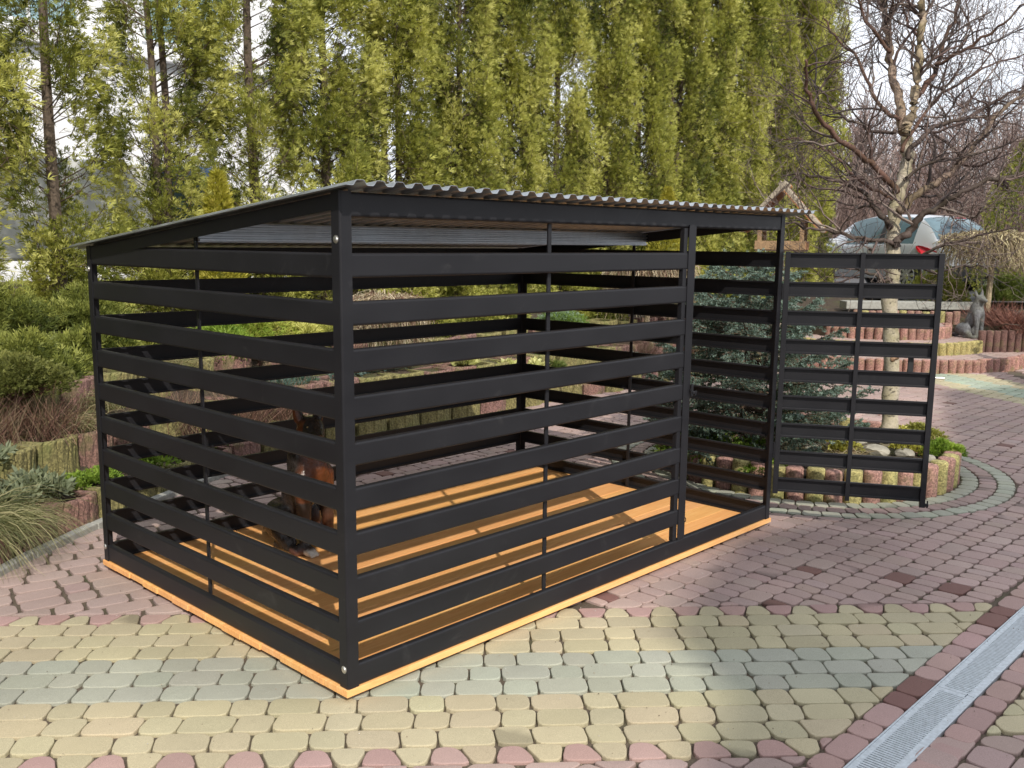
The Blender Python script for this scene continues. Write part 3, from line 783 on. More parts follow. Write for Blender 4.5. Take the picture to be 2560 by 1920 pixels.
dm2 = dm.copy(); dm.materials.append(M['glaze']); dm2.materials.append(M['stone'])
a = dm.color_attributes.new('Col', 'FLOAT_COLOR', 'POINT'); cc = np.ones((n, 4), np.float32); cc[:, :3] = cg; a.data.foreach_set('color', cc.ravel())
M['eye'] = m_plain('amber_eye', (.50, .36, .16), .1, 0, 90, .2, 0)
def face_dir(deg): return math.atan2(-FWD[1], -FWD[0]) + math.radians(deg)
dg1 = empty('dog_statue', (.80, 1.465, .0445), face_dir(52), 'glossy black and rust brown sitting dog statue with chipped white paw inside the kennel', 'dog statue')
o = bpy.data.objects.new('body', dm); COL.objects.link(o); o.parent = dg1; eyes(dg1, M['eye']); dg1.scale = (1, 1, .99)
dg2 = empty('dog_statue', (*on(2436, 846, .32)[:2] + np.array([.08, .08]), .318), face_dir(38), 'grey stone sitting shepherd dog statue with pricked ears on the garden steps', 'dog statue')
o = bpy.data.objects.new('body', dm2); COL.objects.link(o); o.parent = dg2; eyes(dg2, M['stone']); dg2.scale = (.90, .90, .88)

# ------------------------------------------------------------------ silver hatchback on the car park
def car():
    root = empty('parked_car', (18.05, 5.37, .744), math.radians(66.4), 'silver hatchback with a big red rear lamp, parked above the steps behind the birch', 'car')
    # stations along x (front +2.0): sill z, belt z, roof z, half widths
    st_ = [(-2.00, .34, .62, .80, .60, .70, .62), (-1.92, .26, .66, .92, .74, .80, .70), (-1.78, .24, .72, 1.02, .82, .83, .74), (-1.55, .22, .86, 1.28, .84, .84, .68), (-1.30, .22, .90, 1.42, .85, .85, .62), (-.9, .22, .90, 1.47, .85, .86, .60),
           (-.4, .22, .89, 1.49, .85, .86, .60), (.1, .22, .88, 1.47, .85, .86, .60), (.5, .22, .87, 1.38, .85, .86, .62), (.85, .22, .86, 1.16, .85, .86, .66), (1.15, .23, .84, .93, .84, .85, .70), (1.5, .25, .74, .84, .82, .82, .66),
           (1.8, .28, .64, .74, .76, .76, .60), (1.98, .34, .54, .62, .62, .60, .50)]
    V = []; k = 9
    for x, zs, zb, zr, ws, wb, wr in st_:
        sec = [(ws * .94, zs), (ws, zs + .10), (ws + .01, (zs + zb) / 2), (wb, zb - .04), (wb - .015, zb), (wb * .55 + wr * .45, (zb + zr) / 2 + .02), (wr, zr - .035), (wr * .75, zr - .004), (0, zr + .012)]
        for s_ in (1,): V += [(x, y, z) for y, z in sec] + [(x, -y, z) for y, z in sec[-2::-1]]
    w_ = 2 * k - 1; n_ = len(st_); F = []
    for i in range(n_ - 1):
        for j in range(w_ - 1): F.append((i * w_ + j, i * w_ + j + 1, (i + 1) * w_ + j + 1, (i + 1) * w_ + j))
    V = np.array(V); F = np.array(F); mi = []
    for i in range(n_ - 1):
        xm = (st_[i][0] + st_[i + 1][0]) / 2
        for j in range(w_ - 1):
            jj = min(j, w_ - 2 - j)         # 0 sill .. 7 roof centre
            mi.append(1 if (jj in (4, 5) and -1.3 < xm < .55) or (jj in (6, 7) and (-1.78 < xm < -1.4 or .5 < xm < 1.1)) else 0)
    o = mk('tmp', V, [F, np.array([list(range(w_))[::-1], list(range((n_ - 1) * w_, n_ * w_))])], parent=None, smooth=True, mats=[M['carpaint'], M['glass']], midx=mi + [0, 0])
    ca = o.data.attributes.new('crease_edge', 'FLOAT', 'EDGE'); vals = []
    for e in o.data.edges:
        p, q = e.vertices; rp_, rq_ = p % w_, q % w_; row = rp_ == rq_ and min(rp_, w_ - 1 - rp_) in (4, 6)
        col_ = (p // w_ == q // w_) and (p // w_) in (2, 4, 8, 10); vals.append(.75 if row else (.6 if col_ else 0))
    ca.data.foreach_set('value', vals)
    su = o.modifiers.new('smooth', 'SUBSURF'); su.levels = 2; su.render_levels = 2; bpy.context.view_layer.update()
    me = bpy.data.meshes.new_from_object(o.evaluated_get(bpy.context.evaluated_depsgraph_get())); bpy.data.objects.remove(o)
    cv = np.zeros(len(me.vertices) * 3, np.float32); me.vertices.foreach_get('co', cv); cv = cv.reshape(-1, 3)
    pv_ = np.array([list(p.vertices) for p in me.polygons]); pm = np.array([p.material_index for p in me.polygons])
    mk('body', cv, pv_[pm == 0], M['carpaint'], root, smooth=True)
    cen = cv[pv_].mean(1); side = np.abs(cen[:, 1]) > .56
    for nm, sel in (('side_window', (pm == 1) & side & (cen[:, 1] > 0) & (cen[:, 0] > -.42)), ('side_window', (pm == 1) & side & (cen[:, 1] > 0) & (cen[:, 0] <= -.5)), ('side_window', (pm == 1) & side & (cen[:, 1] < 0) & (cen[:, 0] > -.42)),
                    ('side_window', (pm == 1) & side & (cen[:, 1] < 0) & (cen[:, 0] <= -.5)), ('rear_window', (pm == 1) & ~side & (cen[:, 0] < 0)), ('windscreen', (pm == 1) & ~side & (cen[:, 0] > 0))):
        if sel.any():
            u_ = np.unique(pv_[sel]); rm = -np.ones(len(cv), int); rm[u_] = np.arange(len(u_)); mk(nm, cv[u_], rm[pv_[sel]], M['glass'], root, smooth=True)
    sel = (pm == 1) & side & (cen[:, 0] <= -.42) & (cen[:, 0] > -.5)
    if sel.any(): u_ = np.unique(pv_[sel]); rm = -np.ones(len(cv), int); rm[u_] = np.arange(len(u_)); mk('pillar', cv[u_], rm[pv_[sel]], M['black'], root, smooth=True)
    def patch(name, quads, mat, off=.012, parent=root):
        b_ = MB()
        for q in quads:
            q = np.array(q, float); n__ = np.cross(q[1] - q[0], q[-1] - q[0]); n__ /= np.linalg.norm(n__); c = q.mean(0)
            if n__ @ (c - np.array([c[0] * .8, 0, .6])) < 0: n__ = -n__
            A = q + n__ * off; B_ = q - n__ * .03; m_ = len(q); j = np.arange(m_)
            b_.add(np.concatenate([A, B_]), [np.arange(m_)[None], np.stack([j, (j + 1) % m_, (j + 1) % m_ + m_, j + m_], 1)])
        return b_.build(name, M[mat], parent, usecol=False)
    for s_ in (1, -1):
        tt = np.linspace(0, 2 * math.pi, 17)[:-1]; lx = -1.68 - .27 * np.cos(tt); patch('rear_lamp', [[(x, s_ * (.875 - .75 * max(0, -1.45 - x) ** 2), .745 + .10 * (x + 1.68) / .27 + .085 * math.sin(q)) for x, q in zip(lx, tt)]], 'red', .03)
        patch('door_handle', [[(-.35, s_ * .86, .80), (-.35, s_ * .86, .765), (-.17, s_ * .86, .765), (-.17, s_ * .86, .80)]], 'black', .02)
        b_ = MB(); b_.box((.78, s_ * .86 - .09, .88), (.92, s_ * .86 + .09, 1.0), bev=.03); b_.build('mirror', M['carpaint'], root, usecol=False)
        for x in (-1.22, 1.24):
            wh = bpy.data.objects.new('wheel', None); COL.objects.link(wh); wh.parent = root; wh.location = (x, s_ * .785, .30)
            aa = np.linspace(0, 2 * math.pi, 33)[:-1]; b_ = MB()
            pro = [(.19, -.09), (.29, -.10), (.305, -.07), (.305, .07), (.29, .10), (.19, .09)]
            V_ = np.concatenate([np.column_stack([r * np.cos(aa), np.full(32, y), r * np.sin(aa)]) for r, y in pro]); j = np.arange(32)
            b_.add(V_, [np.concatenate([np.stack([a * 32 + j, a * 32 + (j + 1) % 32, (a + 1) * 32 + (j + 1) % 32, (a + 1) * 32 + j], 1) for a in range(5)])])
            b_.tube([(0, -.06, 0), (0, .06, 0)], .20, 24); b_.build('tyre', M['rubber'], wh, smooth=False, usecol=False)
            b_ = MB()
            for q in range(9):
                a = q * 2 * math.pi / 9; Mx = Matrix.Rotation(a, 4, 'Y'); b_.box((-.024, s_ * .075, .03), (.024, s_ * .093, .19), M=Mx)
            b_.tube([(0, s_ * .07, 0), (0, s_ * .098, 0)], .05, 12)
            ring = [(.20 * math.cos(a), s_ * .086, .20 * math.sin(a)) for a in np.linspace(0, 2 * math.pi, 25)]; b_.tube(ring, .012, 6, cap=False); b_.build('rim', M['alloy'], wh, usecol=False)
    patch('bumper', [[(-2.0, .66, .50), (-2.0, -.66, .50), (-1.98, -.62, .32), (-1.98, .62, .32)]], 'black', .02)
    patch('number_plate', [[(-1.965, .26, .66), (-1.965, -.26, .66), (-1.985, -.26, .56), (-1.985, .26, .56)]], 'white', .035)
    b_ = MB(); b_.box((-1.62, -.14, 1.385), (-1.56, .14, 1.41), bev=.008); b_.build('brake_lamp', M['red'], root, usecol=False)
    b_ = MB(); b_.box((-1.75, -.70, .20), (1.7, .70, .34)); b_.build('underbody', M['black'], root, usecol=False)
    for s_ in (1, -1):
        for x in (-1.22, 1.24):
            b_ = MB(); a = np.linspace(0, 2 * math.pi, 25); b_.tube([(x, s_ * .70, .31), (x, s_ * .864, .31)], .35, 28); b_.build('wheel_arch', M['black'], root, usecol=False)
    return root
car()

# ------------------------------------------------------------------ behind the hedge: white house, truck, van
hs = empty('white_building', (0, 16, .7), 0, 'large white rendered building glimpsed through the gaps in the hedge', 'building')
b_ = MB(); b_.box((-14, 0, 0), (10.6, 9, 9.5)); b_.build('wall', M['wall'], hs, usecol=False)
b_ = MB(); b_.box((-14.2, -.22, 4.35), (10.9, -.003, 4.6), bev=.02); b_.build('ledge', M['wall'], hs, usecol=False)
for x in (-9, -5.6, -2.2, 1.2, 4.2, 7.2):
    b_ = MB(); b_.box((x, -.06, 4.75), (x + 1.7, -.003, 6.6)); o = b_.build('window', M['tealglass'], hs, usecol=False)
    b2 = MB()
    for q in ((x - .06, 4.69, x, 6.66), (x + 1.7, 4.69, x + 1.76, 6.66), (x, 6.6, x + 1.7, 6.66), (x, 4.69, x + 1.7, 4.75), (x + .82, 4.75, x + .88, 6.6)): b2.box((q[0], -.1, q[1]), (q[2], -.062 if q is not None else 0, q[3]))
    b2.build('frame', M['white'], o, usecol=False)
b_ = MB(); b_.box((-14.3, -.3, 9.5), (10.9, 9.3, 9.8)); b_.build('roof', M['concrete'], hs, usecol=False)

def truck(name, loc, rz, label, cat, L=5.5, Wd=2.1, Hc=2.1, Hb=2.7, boxmat='white', cabmat='white', trim='blue'):
    root = empty(name, loc, rz, label, cat)
    b_ = MB(); b_.box((-L, -Wd / 2, .55), (-.05, Wd / 2, Hb), bev=.04); b_.build('cargo_box', M[boxmat], root, usecol=False)
    sec = np.array([(0, .4), (1.75, .4), (1.78, 1.0), (1.5, 1.15), (.95, Hc - .1), (.8, Hc), (0, Hc + .02)]); n_ = len(sec)
    V = np.concatenate([np.column_stack([sec[:, 0], np.full(n_, y), sec[:, 1]]) for y in (-Wd / 2 + .05, Wd / 2 - .05)]); j = np.arange(n_)
    o = mk('cab', V, [np.stack([j, (j + 1) % n_, (j + 1) % n_ + n_, j + n_], 1), np.array([list(j)[::-1], list(j + n_)])], M[cabmat], root)
    bv = o.modifiers.new('bevel', 'BEVEL'); bv.width = .05; bv.segments = 3
    for s_ in (-1, 1):
        y = s_ * (Wd / 2 - .04); q = [(.2, 1.15), (1.3, 1.15), (.88, Hc - .15), (.2, Hc - .15)]
        V = np.array([(a, y + e * s_, z) for e in (.006, -.02) for a, z in q]); mk('side_window', V, [np.array([[0, 1, 2, 3], [0, 4, 5, 1], [1, 5, 6, 2], [2, 6, 7, 3], [3, 7, 4, 0]])], M['glass'], root)
        b_ = MB(); b_.box((1.15, y + s_ * .05 - .06, 1.2), (1.3, y + s_ * .16 + .06, 1.6), bev=.03); b_.build('mirror', M['black'], root, usecol=False)
        for x in (1.1, -L * .7):
            b_ = MB(); b_.tube([(x, y - .12, .36), (x, y + .02, .36)], .36, 24); o = b_.build('wheel', M['rubber'], root, usecol=False)
    nx_ = np.array([.9, 0, .55]); V = np.array([(1.47, -Wd / 2 + .2, 1.2), (1.47, Wd / 2 - .2, 1.2), (1.0, Wd / 2 - .28, Hc - .16), (1.0, -Wd / 2 + .28, Hc - .16)])
    mk('windscreen', np.concatenate([V + nx_ * .03, V - nx_ * .03]), [np.array([[0, 1, 2, 3], [0, 4, 5, 1], [1, 5, 6, 2], [2, 6, 7, 3], [3, 7, 4, 0]])], M['glass'], root)
    b_ = MB(); b_.box((-.04, -Wd / 2 - .01, Hc - .12), (.9, Wd / 2 + .01, Hc + .06), bev=.02); b_.build('trim', M[trim], root, usecol=False)
    return root
truck('box_truck', (4.6, 11.6, .75), math.radians(0), 'white box truck with blue cab trim behind the sparse left end of the hedge', 'truck', Hb=1.9, Hc=1.85)
truck('delivery_van', (13.2, 9.6, .75), math.radians(215), 'white van with a pale roof glimpsed behind the middle of the hedge', 'van', Hb=2.35, Hc=2.3, L=3.5, Wd=1.9, trim='white')

# unseen slab added behind the camera, top edge shaped to shade the yard's right
D2 = np.array([SUNH[1], -SUNH[0]]); S0 = -19.0; tl = math.tan(EL)
sky_ = [(.86, -1.6), (.945, -.70), (1.32, -.26), (1.36, .30), (1.765, .80), (2.34, 1.40), (4.0, 1.77), (5.5, 3.4), (7.3, 5.6), (13, 5.6)]
P = [(t_, (s_ - S0) * tl) for t_, s_ in sky_]; P = [(P[0][0], 0)] + P + [(13, 0)]; n_ = len(P)
V = np.array([[*(D2 * t_ + SUNH * (S0 - dd)), z - .01] for dd in (0, 4.0) for t_, z in P]); j = np.arange(n_)
blocker = mk('shade_blocker', V, [np.stack([j, (j + 1) % n_, (j + 1) % n_ + n_, j + n_], 1), np.array([list(j)[::-1], list(j + n_)])], M['wall'])
tag(blocker, 'unseen pale slab added behind the camera to cast the yard shade', 'house')
#@@PART3
# ------------------------------------------------------------------ vegetation
def unit(v): return v / (np.linalg.norm(v, axis=-1, keepdims=True) + 1e-9)
def sprays(rs, C, D, L, W, pal, nb=5, fan=1.1, droop=.15, lv=.3, cf=None):
    "fans of narrow blades; returns verts, quads, colours"
    C = np.asarray(C, float); D = unit(np.asarray(D, float)); n = len(C)
    S = unit(np.cross(D, rs.normal(size=(n, 3)))); Nn = np.cross(D, S)
    L = L * rs.uniform(1 - lv, 1 + lv, n); a = np.linspace(-.5, .5, nb) * fan if nb > 1 else np.zeros(1)
    a = a[None] + rs.normal(0, .12, (n, nb)); ca, sa = np.cos(a)[..., None], np.sin(a)[..., None]
    d = D[:, None] * ca + S[:, None] * sa; p = -D[:, None] * sa + S[:, None] * ca
    l = (L[:, None] * (1 - .35 * np.abs(np.linspace(-1, 1, nb))[None] if nb > 1 else L[:, None]) * rs.uniform(.8, 1.1, (n, nb)))[..., None]
    off = (a / (fan + 1e-6))[..., None] * 0
    b0 = C[:, None] + 0 * d; lift = Nn[:, None] * l * rs.normal(0, .16, (n, nb, 1))
    mid = b0 + d * l * .5 + lift; tip = b0 + d * l + lift * .6 - np.array([0, 0, 1.0]) * l * droop
    w = W * rs.uniform(.7, 1.2, (n, nb, 1))
    V = np.stack([b0, mid + p * w / 2, tip, mid - p * w / 2], 2).reshape(-1, 3)
    F = np.arange(n * nb * 4).reshape(-1, 4)
    pal = np.asarray(pal, float); k = rs.rand(n) if cf is None else np.clip(cf + rs.normal(0, .12, n), 0, .999)
    idx = k * (len(pal) - 1); i0 = idx.astype(int); i1 = np.minimum(i0 + 1, len(pal) - 1); f = (idx - i0)[:, None]
    c = pal[i0] * (1 - f) + pal[i1] * f
    c = np.repeat(c, nb * 4, 0) * np.repeat(rs.uniform(.8, 1.2, n * nb), 4)[:, None]
    return V, F, c
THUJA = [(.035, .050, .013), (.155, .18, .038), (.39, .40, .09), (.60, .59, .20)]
DARKG = [(.03, .055, .018), (.065, .10, .028), (.13, .17, .042)]
BLUE = [(.07, .125, .105), (.18, .27, .25), (.34, .45, .43)]
BRIGHT = [(.08, .15, .022), (.18, .28, .04), (.32, .43, .075)]
OLIVE = [(.10, .12, .028), (.24, .25, .055), (.40, .39, .12)]
STRAW = [(.22, .165, .095), (.42, .34, .21), (.60, .52, .37)]
REDTW = [(.085, .042, .030), (.15, .075, .052), (.21, .115, .08)]
GREY = [(.10, .125, .085), (.20, .235, .15), (.32, .34, .21)]
THUJD = [(.022, .035, .010), (.09, .115, .026), (.22, .245, .055), (.38, .40, .11)]
GOLD = [(.22, .23, .02), (.36, .34, .04), (.48, .43, .09)]

# ---- arborvitae hedge: variants share meshes
def thuja_meshes(seed, H, dens, open_, forked):
    rs = R0(seed); wood = MB(); zs = np.linspace(0, H * .96, 12)
    trunks = [(0, 0)] if not forked else [(-.07, 0), (.09, .03)]
    for k, (dx, dy) in enumerate(trunks):
        P = np.column_stack([dx * np.minimum(1, .3 + zs) + .03 * np.sin(zs * 1.3 + seed), dy + .03 * np.cos(zs * 1.1 + seed * 2), zs]); P[0, :2] *= .3
        wood.tube(P, np.linspace(.06 if not forked else .045, .01, 12), 7, (.115, .085, .062))
    Cs, Ds, CF = [], [], []
    ncl = int(210 * dens * H / 6); nlow = int(ncl * .12)
    # uneven outline: each sector of the crown has its own reach
    for kc in range(ncl + nlow):
        z = H * (rs.rand() ** .9) * .98 if kc < ncl else rs.uniform(-.05, .7); th_ = rs.uniform(0, 2 * math.pi)
        prof_ = np.interp(z / H, [0, .06, .25, .7, 1], [.46, .52, .55, .45, .10]) * (1 + .22 * math.sin(th_ * 3 + z * 2.1 + seed) + .12 * math.sin(th_ * 5 - z * 4))
        gap = math.sin(z * 2.3 + th_ * 2 + seed * 1.7) + .6 * math.sin(z * 5.1 - th_ * 3 + seed)
        if gap < -1.0 + open_ * 1.15: continue
        r = prof_ * math.sqrt(rs.uniform(.10, 1.0)); c = np.array([r * math.cos(th_), r * math.sin(th_), z])
        out = np.array([math.cos(th_), math.sin(th_), 0]); b0 = np.array([0, 0, max(0, z - r * .9)]) + rs.normal(0, .02, 3)
        P = np.array([b0, b0 * .45 + c * .55 + out * .03 - np.array([0, 0, .05]), c, c + np.array([0, 0, .14]) + out * .03])
        wood.tube(P, [.007, .005, .0035, .0015], 3, (.105, .072, .050), cap=False)
        for _ in range(3):      # small dead twigs
            q = P[1] + rs.normal(0, .05, 3); wood.tube([q, q + out * .08 + rs.normal(0, .06, 3), q + out * .13 + rs.normal(0, .11, 3)], [.003, .002, .001], 3, (.13, .085, .06), cap=False)
        n = int(rs.uniform(70, 110)); q = rs.normal(0, 1, (n, 3)) * np.array([.062, .062, .125]); C = c + q
        Cs.append(C); Ds.append(out * rs.uniform(.5, 1.0, (n, 1)) + np.array([0, 0, .85]) + unit(q) * .5 + rs.normal(0, .3, (n, 3)))
        CF.append(np.clip(.10 + .66 * r / (prof_ + .01) + rs.normal(0, .20), 0, 1) * np.ones(n))  # crown shade put into the colour: inner sprays dark, outer ones pale
    C, D, CF = np.concatenate(Cs), np.concatenate(Ds), np.concatenate(CF)
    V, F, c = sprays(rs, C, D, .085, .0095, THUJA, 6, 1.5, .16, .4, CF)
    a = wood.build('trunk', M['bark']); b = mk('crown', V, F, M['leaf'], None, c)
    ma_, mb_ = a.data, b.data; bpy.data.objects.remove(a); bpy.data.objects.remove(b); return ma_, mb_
SP = [thuja_meshes(s, 6.3, 1.25, .56, f) for s, f in ((1, 0), (2, 1), (3, 0))]
DN = [thuja_meshes(s, 7.0, 2.1, .10, f) for s, f in ((11, 0), (12, 1), (13, 0))]
MDm = [thuja_meshes(s, 6.6, 1.75, .22, f) for s, f in ((21, 1), (22, 0))]
def tree_of(name, meshes, loc, rz, sc, label, cat, group):
    e = empty(name, loc, rz, label, cat, group); e.scale = sc
    for me, nm in zip(meshes, ('trunk', 'crown')):
        o = bpy.data.objects.new(nm, me); COL.objects.link(o); o.parent = e
    return e
rs = R0(77); HG = 'arborvitae hedge trees'
posn = ['leftmost, mostly cut by the frame', 'second from the left', 'third from the left', 'fourth from the left', 'fifth from the left', 'sixth from the left', 'seventh from the left', 'eighth from the left',
        'ninth from the left', 'tenth from the left', 'seventh from the hedge\'s right end', 'sixth from the hedge\'s right end', 'fifth from the hedge\'s right end', 'fourth from the hedge\'s right end', 'third from the hedge\'s right end', 'second from the hedge\'s right end', 'last at the hedge\'s right end']
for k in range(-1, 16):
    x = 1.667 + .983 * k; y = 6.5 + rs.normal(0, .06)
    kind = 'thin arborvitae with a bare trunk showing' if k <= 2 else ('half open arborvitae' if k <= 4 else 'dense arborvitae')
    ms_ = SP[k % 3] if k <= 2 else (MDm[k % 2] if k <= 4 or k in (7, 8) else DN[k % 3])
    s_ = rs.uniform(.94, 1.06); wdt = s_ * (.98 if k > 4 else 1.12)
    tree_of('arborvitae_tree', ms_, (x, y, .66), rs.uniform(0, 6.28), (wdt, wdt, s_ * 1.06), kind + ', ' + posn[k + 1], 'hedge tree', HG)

for i, (x, y, w_) in enumerate(((-.3, 6.5, 'first'), (-1.3, 6.45, 'second'), (-2.3, 6.4, 'third'), (-3.3, 6.3, 'fourth'), (-4.3, 5.6, 'fifth'), (-4.8, 4.6, 'sixth'), (-5.1, 3.6, 'seventh'), (-5.3, 2.6, 'eighth'), (-5.4, 1.6, 'ninth'))):
    tree_of('arborvitae_tree', MDm[i % 2], (x, y, .5), i * 1.7, (1.15, 1.15, .95), 'arborvitae beyond the left edge of the photo, ' + w_ + ' from the frame', 'hedge tree', HG)

# ---- mounds of foliage 
def mound(name, loc, rad, n, L, W, pal, label, cat, mat='leaf', nb=4, up=.5, fan=1.2, lobes=9, seed=0, stems=None, group=None, droop=.1, shell=.35, flat=0.0):
    rs = R0(seed + 500); rad = np.array(rad, float); Cs, Ds, CF = [], [], []
    stem = MB()
    for k in range(lobes):
        th_ = rs.uniform(0, 6.28); rr_ = math.sqrt(rs.rand()) * .62; ctr = np.array([rr_ * math.cos(th_), rr_ * math.sin(th_), rs.uniform(.05, .5) * (1 - rr_)]) if k else np.array([0, 0, .35])
        lr = rs.uniform(.30, .55); m_ = int(n / lobes); u_ = unit(rs.normal(size=(m_, 3))); u_[:, 2] = np.abs(u_[:, 2]) * .9 - .12
        rho = rs.uniform(shell, 1, m_)[:, None] ** .5; q = ctr + u_ * lr * rho
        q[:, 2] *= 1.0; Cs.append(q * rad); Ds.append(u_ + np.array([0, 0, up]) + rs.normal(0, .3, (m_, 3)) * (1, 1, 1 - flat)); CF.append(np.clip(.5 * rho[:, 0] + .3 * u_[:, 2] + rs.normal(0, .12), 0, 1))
        if stems is not None:
            for _ in range(5):
                e_ = ctr + unit(rs.normal(size=3)) * lr * .7; e_[2] = abs(e_[2]); e_ = e_ * rad
                stem.tube([(0, 0, -.03), e_ * .5 + rs.normal(0, .02, 3), e_], [.008, .005, .002], 3, stems, cap=False)
    C, D, CF = np.concatenate(Cs), np.concatenate(Ds), np.concatenate(CF)
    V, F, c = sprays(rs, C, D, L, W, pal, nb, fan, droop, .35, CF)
    if stems is None:
        o = mk(name, V, F, M[mat], None, c); o.location = loc; tag(o, label, cat, group); return o
    e = empty(name, loc, 0, label, cat, group); o = mk('foliage', V, F, M[mat], e, c); stem.build('stems', M['twig'], e); return e
def gz(x, y, dz=0): return (x, y, th(x, y) + dz)
BR = (.10, .06, .045)
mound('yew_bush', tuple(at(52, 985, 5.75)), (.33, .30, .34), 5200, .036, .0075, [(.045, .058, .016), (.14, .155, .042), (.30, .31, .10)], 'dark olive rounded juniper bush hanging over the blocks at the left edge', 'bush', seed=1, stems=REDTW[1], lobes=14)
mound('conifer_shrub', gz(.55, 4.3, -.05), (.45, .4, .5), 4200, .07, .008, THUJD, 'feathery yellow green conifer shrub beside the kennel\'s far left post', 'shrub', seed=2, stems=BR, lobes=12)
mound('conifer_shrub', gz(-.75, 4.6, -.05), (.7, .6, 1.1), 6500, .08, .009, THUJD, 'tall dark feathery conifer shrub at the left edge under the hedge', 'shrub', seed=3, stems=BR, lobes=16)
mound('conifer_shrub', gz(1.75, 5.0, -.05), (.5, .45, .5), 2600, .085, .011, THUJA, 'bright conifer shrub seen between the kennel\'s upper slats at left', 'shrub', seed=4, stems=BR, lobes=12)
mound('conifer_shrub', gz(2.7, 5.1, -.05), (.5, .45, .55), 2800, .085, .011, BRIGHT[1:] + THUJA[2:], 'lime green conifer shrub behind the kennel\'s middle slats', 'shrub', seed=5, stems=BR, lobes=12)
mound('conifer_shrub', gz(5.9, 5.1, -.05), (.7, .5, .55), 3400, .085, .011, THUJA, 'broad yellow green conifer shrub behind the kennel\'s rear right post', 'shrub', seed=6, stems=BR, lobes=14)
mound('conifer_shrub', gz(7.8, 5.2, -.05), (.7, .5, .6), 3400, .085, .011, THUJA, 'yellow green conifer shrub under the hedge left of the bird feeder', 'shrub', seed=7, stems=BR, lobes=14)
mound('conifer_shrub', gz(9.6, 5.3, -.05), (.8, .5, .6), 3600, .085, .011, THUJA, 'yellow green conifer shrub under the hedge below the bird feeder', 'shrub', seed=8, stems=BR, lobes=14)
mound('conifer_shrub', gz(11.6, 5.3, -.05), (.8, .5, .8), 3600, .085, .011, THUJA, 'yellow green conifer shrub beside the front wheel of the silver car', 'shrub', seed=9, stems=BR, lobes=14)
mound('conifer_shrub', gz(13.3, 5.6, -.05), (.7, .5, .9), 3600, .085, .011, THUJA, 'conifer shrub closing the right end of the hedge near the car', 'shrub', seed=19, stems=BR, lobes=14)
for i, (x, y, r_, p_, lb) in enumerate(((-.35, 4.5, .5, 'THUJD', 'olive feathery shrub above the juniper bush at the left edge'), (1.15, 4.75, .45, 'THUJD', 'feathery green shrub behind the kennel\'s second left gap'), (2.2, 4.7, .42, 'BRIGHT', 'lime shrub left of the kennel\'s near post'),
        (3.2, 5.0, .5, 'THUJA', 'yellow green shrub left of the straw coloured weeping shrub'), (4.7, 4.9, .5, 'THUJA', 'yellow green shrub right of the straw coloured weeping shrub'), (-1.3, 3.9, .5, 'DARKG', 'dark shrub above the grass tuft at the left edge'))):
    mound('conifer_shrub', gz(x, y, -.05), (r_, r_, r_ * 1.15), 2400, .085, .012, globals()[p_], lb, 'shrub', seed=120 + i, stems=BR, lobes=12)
for i, (x, y, r_, h_, lb) in enumerate(((-1.0, 5.7, .55, .85, 'feathery shrub at the hedge foot by the left edge'), (-.1, 5.5, .5, .8, 'feathery shrub at the foot of the leftmost arborvitae'), (.75, 5.6, .5, .75, 'feathery shrub at the foot of the second arborvitae'), (1.6, 5.85, .45, .7, 'feathery shrub at the foot of the third arborvitae'))):
    mound('conifer_shrub', gz(x, y, -.05), (r_, r_, h_), 4600, .075, .0085, THUJD, lb, 'shrub', seed=140 + i, stems=BR, lobes=14)
def cone_shrub(name, loc, r, h, n, pal, label, seed):
    rs = R0(seed); z = rs.rand(n) ** .8; th_ = rs.uniform(0, 6.28, n); prof_ = r * np.interp(z, [0, .15, .5, .85, 1], [.75, 1, .9, .45, .05]) * (1 + .08 * np.sin(th_ * 4 + z * 9))
    rho = np.sqrt(rs.uniform(.55, 1, n)); C = np.column_stack([prof_ * rho * np.cos(th_), prof_ * rho * np.sin(th_), z * h])
    D = np.column_stack([np.cos(th_), np.sin(th_), np.full(n, 1.3)]) + rs.normal(0, .25, (n, 3))
    V, F, c = sprays(rs, C, D, .075, .011, pal, 5, 1.2, .05, .3, rho ** 3 * .9)
    o = mk(name, V, F, M['leaf'], None, c); o.location = loc; tag(o, label, 'shrub'); return o
cone_shrub('dwarf_conifer', gz(4.15, 5.6), .22, 1.45, 2200, GOLD, 'golden green egg shaped dwarf conifer rising above the low side of the kennel roof', 61)
cone_shrub('dwarf_conifer', gz(10.3, 5.75), .30, 1.75, 2200, GOLD, 'small yellow conifer tip showing above the roof left of the bird feeder', 62)
bpy.data.objects['dwarf_conifer'].location = (*at(548, 560, 9.0)[:2], .72); bpy.data.objects['dwarf_conifer'].scale = (1, 1, 1.03)
# low cover between the blocks
mound('cover_plant', gz(.30, 2.98), (.30, .16, .13), 700, .035, .012, BRIGHT, 'low green cushion plant between the lowest and middle blocks left of the kennel', 'plant', seed=20, up=.8)
mound('cover_plant', gz(.72, 3.16), (.35, .18, .14), 900, .032, .010, BRIGHT, 'bright green cushion plant seen through the kennel\'s lower left slats', 'plant', seed=21, up=.8)
mound('cover_plant', gz(1.15, 3.40), (.35, .17, .16), 900, .032, .010, DARKG + [BRIGHT[2]], 'dark green cushion plant behind the dog statue\'s left side', 'plant', seed=22, up=.8)
mound('fern_plant', gz(-.02, 2.86), (.26, .20, .20), 420, .07, .022, GREY, 'grey green leafy plant between the grass tuft and the yellow block', 'plant', seed=23, up=.9, nb=3, fan=1.6)
mound('fern_plant', gz(-.32, 3.0), (.28, .2, .24), 460, .07, .022, GREY, 'grey leafed perennial behind the grass tuft at the left edge', 'plant', seed=24, up=.9, nb=3, fan=1.6)
